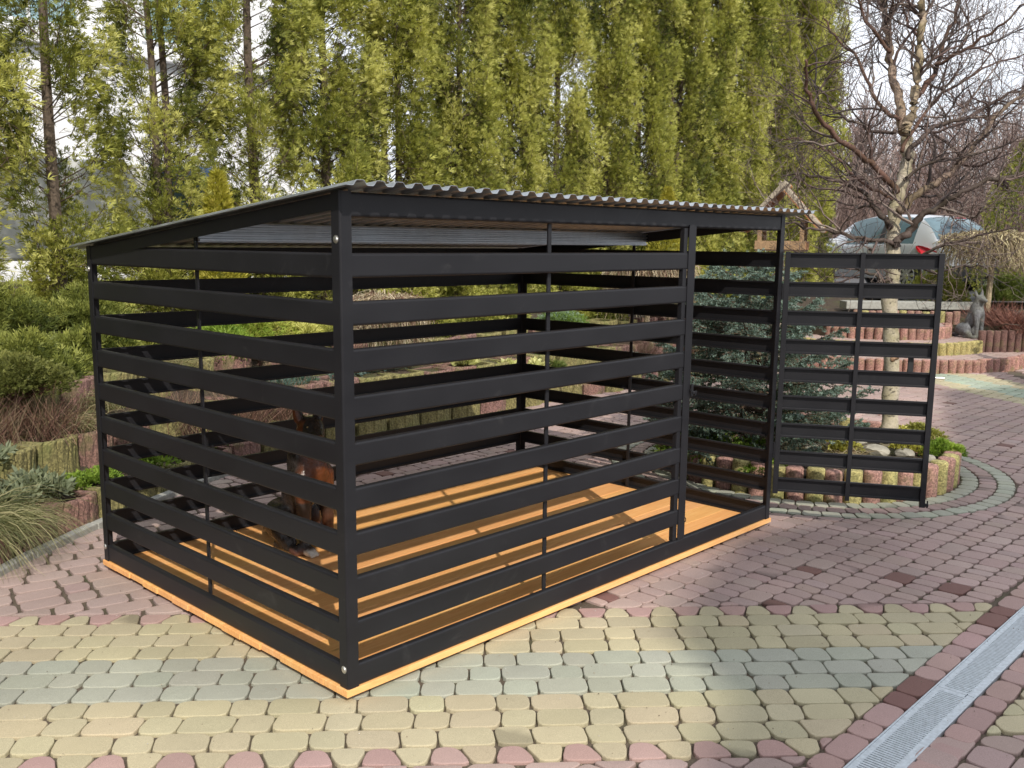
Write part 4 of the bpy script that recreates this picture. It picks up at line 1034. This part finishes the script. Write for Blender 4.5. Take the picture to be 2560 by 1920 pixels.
mound('creeping_juniper', gz(3.55, 4.25), (.55, .22, .22), 1800, .05, .008, BLUE, 'blue green creeping juniper behind the kennel\'s rear wall', 'plant', seed=25, lobes=8)
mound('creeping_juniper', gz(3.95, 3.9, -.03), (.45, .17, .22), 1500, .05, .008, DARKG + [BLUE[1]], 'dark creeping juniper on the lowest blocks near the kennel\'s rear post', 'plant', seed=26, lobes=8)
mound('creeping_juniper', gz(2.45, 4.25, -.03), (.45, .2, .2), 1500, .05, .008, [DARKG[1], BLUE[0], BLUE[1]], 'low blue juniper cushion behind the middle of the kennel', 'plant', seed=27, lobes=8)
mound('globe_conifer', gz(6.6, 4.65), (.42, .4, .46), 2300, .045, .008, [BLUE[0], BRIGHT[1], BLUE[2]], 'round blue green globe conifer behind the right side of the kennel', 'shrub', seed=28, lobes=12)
mound('yew_bush', gz(5.7, 4.2, -.02), (.35, .25, .25), 1300, .05, .010, DARKG + [OLIVE[2]], 'dark yew cushion beside the yellow leafed perennials', 'bush', seed=29)
for i, (x, y, lb) in enumerate(((4.5, 4.05, 'variegated leafy perennial left of the kennel\'s rear right post'), (5.1, 4.1, 'tall yellow leafed perennial right of the kennel\'s rear right post'), (5.45, 4.02, 'small yellow leafed perennial beside the dark yew cushion'), (3.0, 4.1, 'pale leafed perennial among the blocks behind the kennel'))):
    mound('leafy_perennial', gz(x, y), (.2, .16, .26), 170, .14, .045, [(.16, .2, .05), (.42, .44, .16), (.66, .66, .34)], lb, 'plant', seed=30 + i, nb=2, up=1.5, fan=.8, lobes=3)

# ---- twiggy heath and grasses made of thin curved tubes / blades
def tuft(name, loc, n, L, spread, pal, label, cat, w=.004, seed=0, curve=1.0, base=.08, mat='dryleaf', up=1.3, group=None, seg=5):
    rs = R0(seed + 900); th_ = rs.uniform(0, 6.28, n); b = np.column_stack([base * rs.normal(0, .6, n), base * rs.normal(0, .6, n), np.zeros(n)])
    d0 = np.column_stack([np.cos(th_) * spread, np.sin(th_) * spread, np.full(n, up)]) + rs.normal(0, .22, (n, 3)); d0 = unit(d0); l = L * rs.uniform(.5, 1.1, n)
    P = [b]; d = d0.copy(); st2 = (l / seg)[:, None]
    for k in range(seg):
        P.append(P[-1] + d * st2); d = unit(d + np.array([0, 0, -.42 * curve]) + rs.normal(0, .06, (n, 3)))
    P = np.stack(P, 1); side = unit(np.cross(P[:, -1] - P[:, 0], rs.normal(size=(n, 3))))
    ww = (w * np.linspace(1, .25, seg + 1))[None, :, None]
    V = np.stack([P - side[:, None] * ww, P + side[:, None] * ww], 2).reshape(-1, 3)
    i0 = (np.arange(n)[:, None] * (seg + 1) + np.arange(seg)[None]).ravel() * 2
    F = np.stack([i0, i0 + 1, i0 + 3, i0 + 2], 1); pal = np.array(pal); k = rs.randint(len(pal), size=n); c = np.repeat(pal[k] * rs.uniform(.75, 1.2, (n, 1)), (seg + 1) * 2, 0)
    V[:, 2] = np.maximum(V[:, 2], -loc[2] + .004)
    o = mk(name, V, F, M[mat], None, c); o.location = loc; tag(o, label, cat, group); return o
GRASS = [(.16, .17, .075), (.26, .26, .13), (.40, .37, .21), (.13, .15, .07)]
tuft('ornamental_grass', (-.42, 2.52, .10), 1900, .55, 1.0, GRASS, 'big drooping grey green ornamental grass tuft spilling over the kerb at the left edge', 'grass tuft', .0022, 1, 1.15, .13)
tuft('ornamental_grass', gz(.48, 3.55), 420, .36, .9, STRAW[:2] + GRASS[:2], 'dry straw coloured grass on the middle tier beside the kennel post', 'grass tuft', .002, 2, 1.0, .1)
tuft('ornamental_grass', gz(.75, 3.95), 600, .45, .9, GRASS + STRAW[:1], 'thin green grass clump above the pink block beside the kennel post', 'grass tuft', .002, 3, 1.0, .14)
tuft('ornamental_grass', gz(1.5, 4.3), 500, .42, .9, GRASS + STRAW[:2], 'pale grass clump seen through the kennel\'s upper left slats', 'grass tuft', .002, 4, 1.0, .12)
tuft('ornamental_grass', gz(3.0, 3.95), 260, .22, 1.0, GREY, 'small silvery grass tuft at the wall foot behind the kennel', 'grass tuft', .002, 5, .8, .05)
tuft('ornamental_grass', gz(4.75, 3.72), 260, .36, 1.2, STRAW, 'broken dry straw on the lowest blocks near the kennel\'s rear post', 'grass tuft', .003, 6, .9, .10)
tuft('ornamental_grass', gz(5.75, 3.85), 260, .36, 1.2, STRAW, 'dry yellow stalks lying over the blocks behind the kennel\'s right side', 'grass tuft', .003, 7, .9, .10)
for i, (x, y, L_, lb) in enumerate(((.30, 3.40, .36, 'reddish bare twigs hanging over the yellow block at left'), (1.3, 3.75, .42, 'reddish leafless heath seen through the kennel\'s left slats'), (1.85, 3.8, .45, 'brown twiggy heath behind the dog statue'), (2.3, 3.95, .42, 'brown twiggy bush right behind the kennel\'s near post'),
                                   (-.05, 3.35, .34, 'rusty twigs under the juniper bush at the left edge'), (7.3, 3.95, .45, 'reddish bare bush beyond the kennel\'s right wall'), (8.3, 4.0, .5, 'reddish bare bush behind the spruce'))):
    tuft('twiggy_heath', gz(x, y), 420, L_, .75, REDTW + STRAW[:1], lb, 'bush', .0022, 40 + i, .15, .14, 'twig', 1.2)
for i, (x, y, lb) in enumerate(((12.75, 1.45, 'red brown barberry bush right of the stone dog'), (13.25, .95, 'red brown barberry bush at the right edge of the photo'), (13.2, 1.9, 'russet barberry bush behind the stone dog'))):
    o = tuft('barberry_bush', (x, y, .42), 900, .46, .8, [(.16, .06, .04), (.26, .11, .075), (.10, .04, .03)], lb, 'bush', .004, 60 + i, .25, .2, 'twig', 1.0)

# ---- weeping grafted trees
def weeping(loc, h, R_, drop, n, pal, label, seed, trunk_c=(.42, .34, .22), tr=.032, w=.006):
    e = empty('weeping_tree', loc, seed, label, 'weeping tree'); rs = R0(seed + 70); b_ = MB()
    P = np.array([(0, 0, -.05), (.01, .01, h * .35), (-.015, .01, h * .7), (0, 0, h)]); b_.tube(P, [tr * 1.15, tr, tr * .95, tr * 1.1], 8, trunk_c); b_.build('trunk', M['bark'], e)
    th_ = rs.uniform(0, 6.28, n); rad = R_ * np.sqrt(rs.uniform(.1, 1, n)); seg = 8; P = []
    for k in range(seg + 1):
        s_ = k / seg; r = rad * np.minimum(1, s_ * 1.9) ** .7; z = h + R_ * .45 * np.sin(np.minimum(1, s_ * 1.35) * math.pi * .62) * (1.15 - rad / R_ * .45) - drop * np.maximum(0, s_ - .38) ** 1.2 * 1.7 * rs_len(rs, n, k)
        P.append(np.column_stack([r * np.cos(th_ + s_ * .25), r * np.sin(th_ + s_ * .25), z]) + rs.normal(0, .03, (n, 3)) * (k > 0))
    P = np.stack(P, 1); side = unit(np.cross(P[:, -1] - P[:, 0], rs.normal(size=(n, 3)))); ww = (w * np.linspace(1, .35, seg + 1))[None, :, None]
    oth = unit(np.cross(side, P[:, -1] - P[:, 0]))
    V = np.stack([P - side[:, None] * ww, P + side[:, None] * ww, P + oth[:, None] * ww * 1.4], 2).reshape(-1, 3); i0 = (np.arange(n)[:, None] * (seg + 1) + np.arange(seg)[None]).ravel() * 3
    F = np.concatenate([np.stack([i0 + a, i0 + (a + 1) % 3, i0 + 3 + (a + 1) % 3, i0 + 3 + a], 1) for a in range(3)])
    pal = np.array(pal); c = np.repeat(pal[rs.randint(len(pal), size=n)] * rs.uniform(.7, 1.2, (n, 1)), (seg + 1) * 3, 0)
    mk('hanging_branches', V, F, M['twig'], e, c); return e
_rl = {}
def rs_len(rs, n, k):
    if k == 0: _rl['v'] = rs.uniform(.5, 1.25, n)
    return _rl['v']
weeping(gz(3.8, 4.45), .50, .44, .45, 900, STRAW + [REDTW[2]], 'straw coloured weeping shrub behind the kennel\'s upper middle slats', 1, w=.004)
weeping(gz(7.9, 4.35), .82, .62, .6, 1100, STRAW + [REDTW[2]], 'low straw coloured weeping tree behind the blue spruce', 2, w=.004)
weeping((14.0, 2.25, .5), 1.02, .80, .46, 1300, [(.38, .31, .17), (.52, .45, .26), (.26, .20, .12)], 'grafted weeping tree on a pale straight stem behind the stone dog', 3, tr=.045, w=.008)
cone_shrub('dark_conifer', (16.3, 2.1, .6), 1.15, 3.2, 9000, [DARKG[0], DARKG[1], OLIVE[1], THUJA[2]], 'broad dark green conifer at the right edge behind the weeping tree', 66).scale = (1, 1, 1)
mound('thuja_shrub', (14.25, 3.1, .6), (.60, .55, .95), 3200, .09, .014, [DARKG[1], OLIVE[1], THUJA[2]], 'round green shrub behind the stone dog, left of the pale stem', 'shrub', seed=67, stems=BR, lobes=14)
mound('thuja_shrub', (15.1, 2.3, .6), (.7, .6, .85), 3600, .09, .014, [DARKG[0], DARKG[2], THUJA[1]], 'dark green shrub behind the pale stem of the weeping tree', 'shrub', seed=68, stems=BR, lobes=14)

# ---- blue spruce in the round bed
def spruce(loc, H, R_, label, seed):
    e = empty('blue_spruce', loc, 0, label, 'spruce'); rs = R0(seed); wood = MB()
    wood.tube([(0, 0, -.05), (.02, .0, H * .5), (0, .01, H)], [.035, .022, .004], 8, (.085, .055, .04)); T0, TD, TL, TC = [], [], [], []
    z = .10
    while z < H - .03:
        f = z / H; m_ = int(rs.uniform(7, 10)) if f < .85 else 5; off = rs.uniform(0, 6)
        for k in range(m_):
            th_ = off + k * 6.283 / m_ + rs.normal(0, .15); L = R_ * np.interp(f, [0, .12, .45, .8, 1], [.85, 1.0, .80, .48, .12]) * rs.uniform(.75, 1.12); o_ = np.array([math.cos(th_), math.sin(th_), 0])
            s_ = np.linspace(0, 1, 7)[:, None]; rise = np.interp(f, [0, .5, 1], [.02, .12, .5]) * L
            P = np.array([0, 0, z]) + o_ * L * s_ + np.array([0, 0, 1.0]) * (rise * s_ - .20 * L * s_ * (1 - s_) * 1.5 + .05 * L * s_ ** 4) + rs.normal(0, .006, (7, 3)); P[0] = (0, 0, z)
            wood.tube(P, np.linspace(.010, .003, 7), 4, (.115, .075, .05), cap=False)
            sidev = np.array([-o_[1], o_[0], 0]); nt_ = max(6, int(L * 30))
            for q in np.linspace(.22, 1.0, nt_):
                base = np.array([np.interp(q, s_[:, 0], P[:, a]) for a in range(3)])
                for sg in (-1, 1):
                    tl_ = (.30 * L * (1 - q) + .07) * rs.uniform(.7, 1.25); d = o_ * rs.uniform(.55, .95) + sidev * sg * rs.uniform(.5, 1.0) + np.array([0, 0, rs.normal(.0, .16)])
                    if rs.rand() < .25: d[2] -= .5
                    T0.append(base); TD.append(d / np.linalg.norm(d)); TL.append(tl_); TC.append(.35 + .35 * f + .35 * q + rs.normal(0, .12))  # needle tone darkens inward and downward, the tree's own shade painted in
            T0.append(P[-2]); TD.append(unit(P[-1] - P[-3])); TL.append(.12); TC.append(.9)
        z += rs.uniform(.085, .13) * (1.0 if f < .6 else .85)
    for k in range(4): T0.append(np.array([0, 0, H - .04 * k])); TD.append(unit(np.array([rs.normal(0, .4), rs.normal(0, .4), 1.0]))); TL.append(.12); TC.append(1.0)
    T0, TD, TL, TC = map(np.array, (T0, TD, TL, TC)); nn_ = 32; n = len(T0)
    for a in range(0, n): wood.tube([T0[a], T0[a] + TD[a] * TL[a]], [.003, .0012], 3, (.14, .095, .06), cap=False)
    s_ = np.tile(np.linspace(.02, 1, nn_), n); ti = np.repeat(np.arange(n), nn_); C = T0[ti] + TD[ti] * (TL[ti] * s_)[:, None]
    D = TD[ti] * .75 + unit(np.cross(TD[ti], rs.normal(size=(n * nn_, 3)))) * .85 + np.array([0, 0, .18])
    V, F, c = sprays(rs, C, D, .028, .0062, [(.022, .036, .016), (.05, .075, .04), (.11, .17, .135), (.23, .31, .27)], 2, .9, 0, .25, np.clip(TC, 0, 1)[ti])
    wood.build('trunk', M['bark'], e); mk('needles', V, F, M['needle'], e, c); return e
spruce((4.30, .93, .12), 1.36, .93, 'young blue spruce with wide layered branches in the round log edged bed', 5)
# bed soil, stones, low plants
aa = np.linspace(0, 2 * math.pi, 40, endpoint=False); V = []; rs = R0(6)
for r in np.linspace(.1, BEDR - .1, 9):
    V.append(np.column_stack([BED[0] + r * np.cos(aa), BED[1] + r * np.sin(aa), .12 + .05 * math.cos(r * 1.4) + rs.normal(0, .008, 40)]))
V = np.concatenate(V + [np.array([[*BED, .18]])]); j = np.arange(40)
F = np.concatenate([np.stack([i * 40 + j, i * 40 + (j + 1) % 40, (i + 1) * 40 + (j + 1) % 40, (i + 1) * 40 + j], 1) for i in range(8)])
o = mk('bed_soil', V, [F, np.stack([(j + 1) % 40, j, np.full(40, 360)], 1)], M['soil'], smooth=True); tag(o, kind='structure')
def stone(p, r, seed, label, c=(.30, .28, .23)):
    b = bmesh.new(); bmesh.ops.create_icosphere(b, subdivisions=3, radius=1); rs = R0(seed); ph = rs.uniform(0, 6, 6); sx, sy, sz = rs.uniform(.8, 1.25), rs.uniform(.7, 1.1), rs.uniform(.5, .8)
    V = np.array([v.co[:] for v in b.verts]); 
    for _ in range(9):
        n_ = unit(rs.normal(size=3)); dd = V @ n_; lim = rs.uniform(.55, .85); V = V - n_[None] * np.maximum(0, dd - lim)[:, None] * .9
    V = V * np.array([sx, sy, sz]) * r + rs.normal(0, r * .012, V.shape); F = np.array([[v.index for v in f.verts] for f in b.faces]); b.free()
    o = mk('garden_stone', V, F, M['rock'], None, np.tile(np.array(c) * rs.uniform(.8, 1.2), (len(V), 1))); o.location = p; o.rotation_euler = (0, 0, rs.uniform(0, 6)); return tag(o, label, 'stone')
for i, (px, py, r, lb) in enumerate(((2035, 1118, .075, 'flat mossy stone in the bed left of the door\'s middle bar'), (2110, 1122, .07, 'pale stone in the bed under the birch, left one'), (2190, 1128, .085, 'largest pale stone in the bed at the birch foot'), (2262, 1135, .07, 'stone in the bed behind the door\'s outer edge'),
                               (2322, 1148, .055, 'small stone right of the open door beside the green cushion'), (1960, 1105, .06, 'brownish stone in the bed beside the kennel post'), (2150, 1108, .05, 'small rounded stone between the two pale stones'))):
    stone(tuple(on(px, py, .17)), r, 80 + i, lb)
mound('ground_juniper', (3.98, .98, .13), (.46, .42, .15), 3400, .035, .007, BRIGHT, 'bright green carpet juniper in the round bed seen through the door opening', 'plant', seed=70, lobes=14)
mound('ground_juniper', (3.80, .52, .13), (.30, .30, .13), 1500, .035, .007, BRIGHT[:2] + OLIVE[1:2], 'darker green carpet juniper hanging over the bed edging behind the kennel wall', 'plant', seed=71, lobes=10)
mound('ground_juniper', (*on(2350, 1120, .2)[:2], .15), (.20, .19, .17), 1500, .035, .008, BRIGHT, 'green cushion at the right side of the round bed beyond the door', 'plant', seed=72, lobes=9)
mound('ground_juniper', (*on(2300, 1085, .2)[:2], .15), (.22, .2, .18), 1300, .035, .008, OLIVE, 'yellowish green cushion right behind the door\'s outer edge', 'plant', seed=73, lobes=9)
for i, (px, py, lb) in enumerate(((2090, 1090, 'yellow green leafy shrublet left of the birch foot'), (2160, 1085, 'yellow green leafy shrublet beside the birch trunk'), (2250, 1095, 'reddish yellow shrublet at the birch foot'), (2110, 1120, 'sparse yellow leafed runner over the stones'), (2270, 1120, 'sparse leafy runner near the open door\'s edge'))):
    mound('low_shrublet', (*on(px, py, .2)[:2], .16), (.17, .15, .15), 240, .045, .02, [(.16, .14, .03), (.34, .33, .06), (.50, .47, .14)], lb, 'plant', seed=74 + i, nb=2, up=.8, stems=(.16, .08, .05), lobes=6)
tuft('ornamental_grass', (*on(2100, 1140, .17)[:2], .15), 160, .22, 1.3, STRAW, 'dry stalks over the stones in the round bed', 'grass tuft', .002, 8, .7, .12)

# ---- birch: limbs laid out from the photograph, branches and twigs grown from them
birch = empty('birch_tree', tuple(on(2226, 1095, .22)[:2]) + (.12,), 0, 'gnarled leafless birch with a pale trunk and tangled rusty brown branches in the round bed', 'birch')
D0 = 6.95; BO = np.array(birch.location)
tw = MB(); lb_ = MB(); rb = R0(99); twV, twF, twC, twn = [], [], [], 0
def addtube(P, R, k, c):
    global twn
    V, F = tube(P, R, k, False); twV.append(V); twF.append(F[0] + twn); twC.append(np.broadcast_to(c, (len(V), 3))); twn += len(V)
TCOL = np.array([[.075, .047, .04], [.11, .07, .06], [.155, .11, .092], [.055, .042, .04], [.20, .155, .13]])
def smooth_path(P, it=2):
    P = np.array(P, float)
    for _ in range(it):
        q = [P[0]]
        for i in range(len(P) - 1): q += [P[i] * .75 + P[i + 1] * .25, P[i] * .25 + P[i + 1] * .75]
        P = np.array(q + [P[-1]])
    return P
def grow(P, R, level):
    "spawn side branches along path P"
    L = np.linalg.norm(np.diff(P, axis=0), axis=1); tot = L.sum(); cum = np.concatenate([[0], np.cumsum(L)])
    dens_ = (0, 9, 13, 14)[level]; n = max(2, int(tot * dens_ * rb.uniform(.8, 1.2)))
    for s_ in rb.uniform(.12, 1.0, n):
        d_ = s_ * tot; p = np.array([np.interp(d_, cum, P[:, a]) for a in range(3)]); i = min(len(P) - 2, int(np.searchsorted(cum, d_) - 1)); t_ = unit(P[i + 1] - P[i])
        side = unit(np.cross(t_, rb.normal(size=3))); d = unit(t_ * rb.uniform(.35, 1.0) + side * rb.uniform(.6, 1.1) + np.array([0, 0, .22]))
        r0 = min(float(np.interp(s_, [0, 1], [R[0], R[-1]])) * .6, (.02, .013, .0058, .0030)[level]); ln = (0, .62, .36, .20)[level] * rb.uniform(.5, 1.25) * (1.1 - .4 * s_)
        m_ = 6 if level < 3 else 4; Q = [p]; dd = d.copy()
        for k in range(m_):
            Q.append(Q[-1] + dd * ln / m_); dd = unit(dd + rb.normal(0, .26 if level < 3 else .2, 3) + np.array([0, 0, .05]))
        Q = np.array(Q); rr_ = np.linspace(r0, max(.0014, r0 * .35), len(Q))
        addtube(Q, rr_, 4 if level == 1 else 3, TCOL[rb.randint(5)] * rb.uniform(.8, 1.2))
        if level < 3: grow(Q, rr_, level + 1)
def limb(pts, r0, r1, dd, c, white=False, g=True, lvl=1):
    n = len(pts); P = np.array([at(x, y, D0 + dd * (i / (n - 1)) ** 1.2) for i, (x, y) in enumerate(pts)]); P = smooth_path(P, 2)
    P[1:-1] += rb.normal(0, .009, P[1:-1].shape); R = np.linspace(r0, r1, len(P)) * (1.0 if r0 > .03 else 1.1) * (1 + .08 * np.sin(np.arange(len(P)) * 1.9))
    (lb_ if True else tw).tube(P - BO, R, 8 if r0 > .02 else 6, c)
    if g: grow(P, R, lvl)
    return P
WHT = (.46, .42, .34); RUS = (.13, .07, .052); GRB = (.085, .062, .054); TAN = (.34, .22, .14)
limb([(2226, 1120), (2227, 1040), (2229, 900), (2226, 760), (2230, 660), (2232, 590), (2240, 510), (2262, 443), (2268, 395), (2270, 350), (2255, 310)], .062, .040, .15, WHT, g=False)
limb([(2258, 330), (2247, 255), (2236, 190), (2227, 140), (2219, 93), (2211, 42), (2203, -30), (2190, -120)], .036, .018, .3, (.33, .25, .19))
limb([(2262, 330), (2278, 295), (2291, 236), (2294, 177), (2300, 84), (2308, 0), (2312, -110)], .040, .022, -.2, (.46, .38, .29))
limb([(2238, 610), (2250, 596), (2291, 561), (2316, 527), (2360, 512), (2396, 485), (2460, 455), (2560, 430), (2640, 420)], .032, .010, -.4, GRB)
limb([(2245, 530), (2300, 481), (2358, 447), (2396, 413), (2426, 380), (2460, 333), (2490, 287), (2544, 245), (2620, 200)], .026, .010, .3, (.22, .165, .13))
limb([(2266, 400), (2312, 328), (2375, 304), (2438, 291), (2500, 240), (2560, 225), (2630, 215)], .018, .007, .5, GRB)
limb([(2242, 480), (2206, 430), (2143, 382), (2080, 329), (2029, 272), (2018, 215), (2014, 150)], .024, .008, -.5, RUS)
limb([(2228, 570), (2185, 519), (2164, 487), (2100, 450), (2038, 436), (1953, 443)], .022, .005, .3, GRB)
limb([(2232, 612), (2185, 598), (2143, 591), (2080, 572), (2029, 578), (1980, 555), (1930, 560)], .017, .005, -.3, GRB)
limb([(2250, 300), (2198, 262), (2156, 186), (2135, 127), (2092, 101), (2060, 40)], .016, .005, .2, RUS)
limb([(2240, 330), (2180, 330), (2140, 300), (2090, 290), (2060, 230), (2030, 200)], .014, .005, .6, GRB)
limb([(2290, 240), (2333, 194), (2350, 139), (2375, 63), (2400, 0), (2430, -70)], .020, .008, .4, RUS)
limb([(2340, 160), (2417, 127), (2460, 90), (2502, 63), (2560, 10)], .014, .005, -.3, RUS)
limb([(2240, 670), (2285, 655), (2330, 625), (2390, 605), (2450, 590), (2540, 565)], .014, .005, -.5, GRB)
limb([(2228, 700), (2180, 690), (2130, 665), (2080, 660), (2040, 630)], .013, .004, .2, GRB)
limb([(2236, 640), (2300, 660), (2340, 690), (2400, 660), (2470, 665)], .013, .004, -.4, GRB)
limb([(2262, 450), (2330, 400), (2400, 395), (2480, 380), (2560, 340)], .013, .004, -.5, GRB)
limb([(2255, 380), (2330, 250), (2410, 200), (2480, 160), (2580, 130)], .014, .004, .7, RUS)
limb([(2225, 130), (2170, 60), (2140, -10), (2120, -80)], .014, .005, -.3, RUS)
limb([(2300, 100), (2260, 40), (2250, -30)], .012, .005, .3, RUS)
limb([(2232, 500), (2150, 460), (2080, 380), (2040, 370), (1990, 340), (1940, 350)], .012, .004, .6, RUS)
limb([(2228, 905), (2250, 880), (2275, 862)], .022, .012, -.1, TAN, g=False)
lb_.build('trunk', M['birch'], birch, smooth=True)
V = np.concatenate(twV) - BO; o = mk('twigs', V, np.concatenate(twF), M['twig'], birch, np.concatenate(twC)); print('birch twig verts', len(V))
# red-barked suckers by the left part of the birch
# ---- bird feeder
fp = at(1955, 622, 12.2); bf = empty('bird_feeder', (fp[0], fp[1], th(fp[0], fp[1])), math.radians(-68), 'weathered wooden bird feeder with a crossed beam gable roof in front of the hedge', 'bird feeder')
bf.scale = (.86, .86, 1); z0_ = th(fp[0], fp[1]); ht = fp[2] - z0_; BW = (.34, .22, .12); BG = (.36, .31, .24); BO_ = (.36, .17, .07)
b_ = MB(); b_.tube([(0, 0, -.1), (0, 0, ht - .01)], .045, 10, BG); b_.build('post', M['board'], bf)
b_ = MB()
for q in ((-.36, -.36, .36, -.33), (-.36, .33, .36, .36)): b_.box((q[0], q[1], ht - .01), (q[2], q[3], ht + .10), BW, bev=.004)
for q in ((-.36, -.329, -.33, .329), (.33, -.329, .36, .329)): b_.box((q[0], q[1], ht - .01), (q[2], q[3], ht + .10), BO_, bev=.004)
b_.box((-.35, -.35, ht - .03), (.35, .35, ht - .011), (.12, .08, .05)); b_.build('tray', M['board'], bf)
for x in (-.3, .3):
    for y in (-.3, .3):
        b_ = MB(); b_.box((x - .03, y - .03, ht + .09), (x + .03, y + .03, ht + .38), BW, bev=.004); b_.build('leg', M['board'], bf)
for y in (-.40, -.13, .14, .40):
    for sg in (-1, 1):
        Mx = Matrix.Translation((sg * .27, y + sg * .03, ht + .52)) @ Matrix.Rotation(sg * math.radians(43), 4, 'Y'); b_ = MB()
        b_.box((-.44, -.045, -.03), (.44, .045, .03), BG if y < .3 else BO_, M=Mx, bev=.01); b_.build('rafter', M['board'], bf)
for sg in (-1, 1):
    Mx = Matrix.Translation((sg * .29, 0, ht + .475)) @ Matrix.Rotation(sg * math.radians(43), 4, 'Y'); b_ = MB(); b_.box((-.36, -.43, -.018), (.36, .43, .0), BO_, M=Mx); b_.build('roof_board', M['board'], bf)
# ---- far leafless wood
rs = R0(123); wv, wf, wc, wn = [], [], [], 0
def wt(P, R, c, k=3):
    global wn
    V, F = tube(P, R, k, False); wv.append(V); wf.append(F[0] + wn); wc.append(np.broadcast_to(np.array(c), (len(V), 3))); wn += len(V)
for k in range(300):
    d = rs.uniform(27, 60); lat = rs.uniform(.22, .62) * d; x = CAM[0] + d * _cy + lat * _sy; y = CAM[1] + d * _sy - lat * _cy
    Ht = rs.uniform(4.5, 8) * (d / 45) ** .6; lean = rs.normal(0, .04, 2); c0 = np.array([(.22, .18, .16), (.28, .24, .22), (.38, .35, .33), (.18, .135, .12)][rs.randint(4)]) 
    P = np.array([(x + lean[0] * z, y + lean[1] * z, .6 + z) for z in np.linspace(0, Ht, 5)]); wt(P, np.linspace(.07, .012, 5), c0)
    nb = int(rs.uniform(50, 80)); zz = rs.uniform(.08, .98, nb) * Ht
    for z in zz:
        a = rs.uniform(0, 6.28); L = (1.3 - z / Ht) * rs.uniform(.6, 1.5) + .25; b0 = np.array([x + lean[0] * z, y + lean[1] * z, .6 + z]); d1 = np.array([math.cos(a) * .7, math.sin(a) * .7, rs.uniform(.4, 1.1)])
        wt([b0, b0 + d1 * L * .5 + rs.normal(0, .06, 3), b0 + d1 * L + rs.normal(0, .12, 3)], [.016, .011, .006], c0 * np.array([.95, .80, .77]) * rs.uniform(.7, 1.15))
for k in range(7000):     # brushwood
    d = rs.uniform(25, 40); lat = rs.uniform(.2, .62) * d; x = CAM[0] + d * _cy + lat * _sy; y = CAM[1] + d * _sy - lat * _cy; z = .6; h_ = rs.uniform(.6, 2.8)
    wt([(x, y, z), (x + rs.normal(0, .15), y + rs.normal(0, .15), z + h_ * .6), (x + rs.normal(0, .35), y + rs.normal(0, .3), z + h_)], [.014, .010, .005], np.array([.21, .14, .115]) * rs.uniform(.6, 1.4))
o = mk('bare_wood', np.concatenate(wv), np.concatenate(wf), M['twig'], None, np.concatenate(wc)); tag(o, 'far leafless reddish brown wood behind the car park', 'wood', None, 'stuff')
# ---- leaf litter on the beds and grit on the paving
rs = R0(321); n = 5200; X = rs.uniform(-1.6, 9.5, n); Y = rs.uniform(2.3, 6.4, n); P = np.column_stack([X, Y]); keep = sd(P) > .1; P = P[keep]; n = len(P)
C = np.column_stack([P, hgt(P) + .012]); D = rs.normal(size=(n, 3)) * (1, 1, .25)
V, F, c = sprays(rs, C, D, .035, .014, [(.07, .04, .025), (.17, .11, .065), (.30, .22, .13), (.14, .15, .05)], 1, 0, 0, .5)
o = mk('leaf_litter', V, F, M['dryleaf'], None, c); tag(o, 'brown leaf litter and needles on the soil of the rockery', 'leaf litter', None, 'stuff')
n = 900; d = rs.uniform(1.7, 7, n); l = rs.uniform(-.6, .6, n) * d; X = CAM[0] + d * _cy + l * _sy; Y = CAM[1] + d * _sy - l * _cy
mbg = MB(); tet = np.array([(1, 0, -.4), (-.6, .8, -.4), (-.6, -.8, -.4), (0, 0, .8)]); tf = np.array([[0, 1, 3], [1, 2, 3], [2, 0, 3], [0, 2, 1]])
for x, y in zip(X, Y):
    if (-.05 < x < 3.05 and -.03 < y < 2.0) or sd((x, y))[0] > -.05: continue
    r = rs.uniform(.0012, .0032); a = rs.uniform(0, 6.28); Rz = np.array([[math.cos(a), -math.sin(a), 0], [math.sin(a), math.cos(a), 0], [0, 0, 1]])
    mbg.add(tet @ Rz.T * r + np.array([x, y, .004 + r * .4]), tf, np.array([(.5, .48, .44), (.12, .09, .06), (.3, .24, .17)][rs.randint(3)]))
o = mbg.build('grit', M['twig']); tag(o, 'loose grit and crumbs scattered over the paving', 'grit', None, 'stuff')
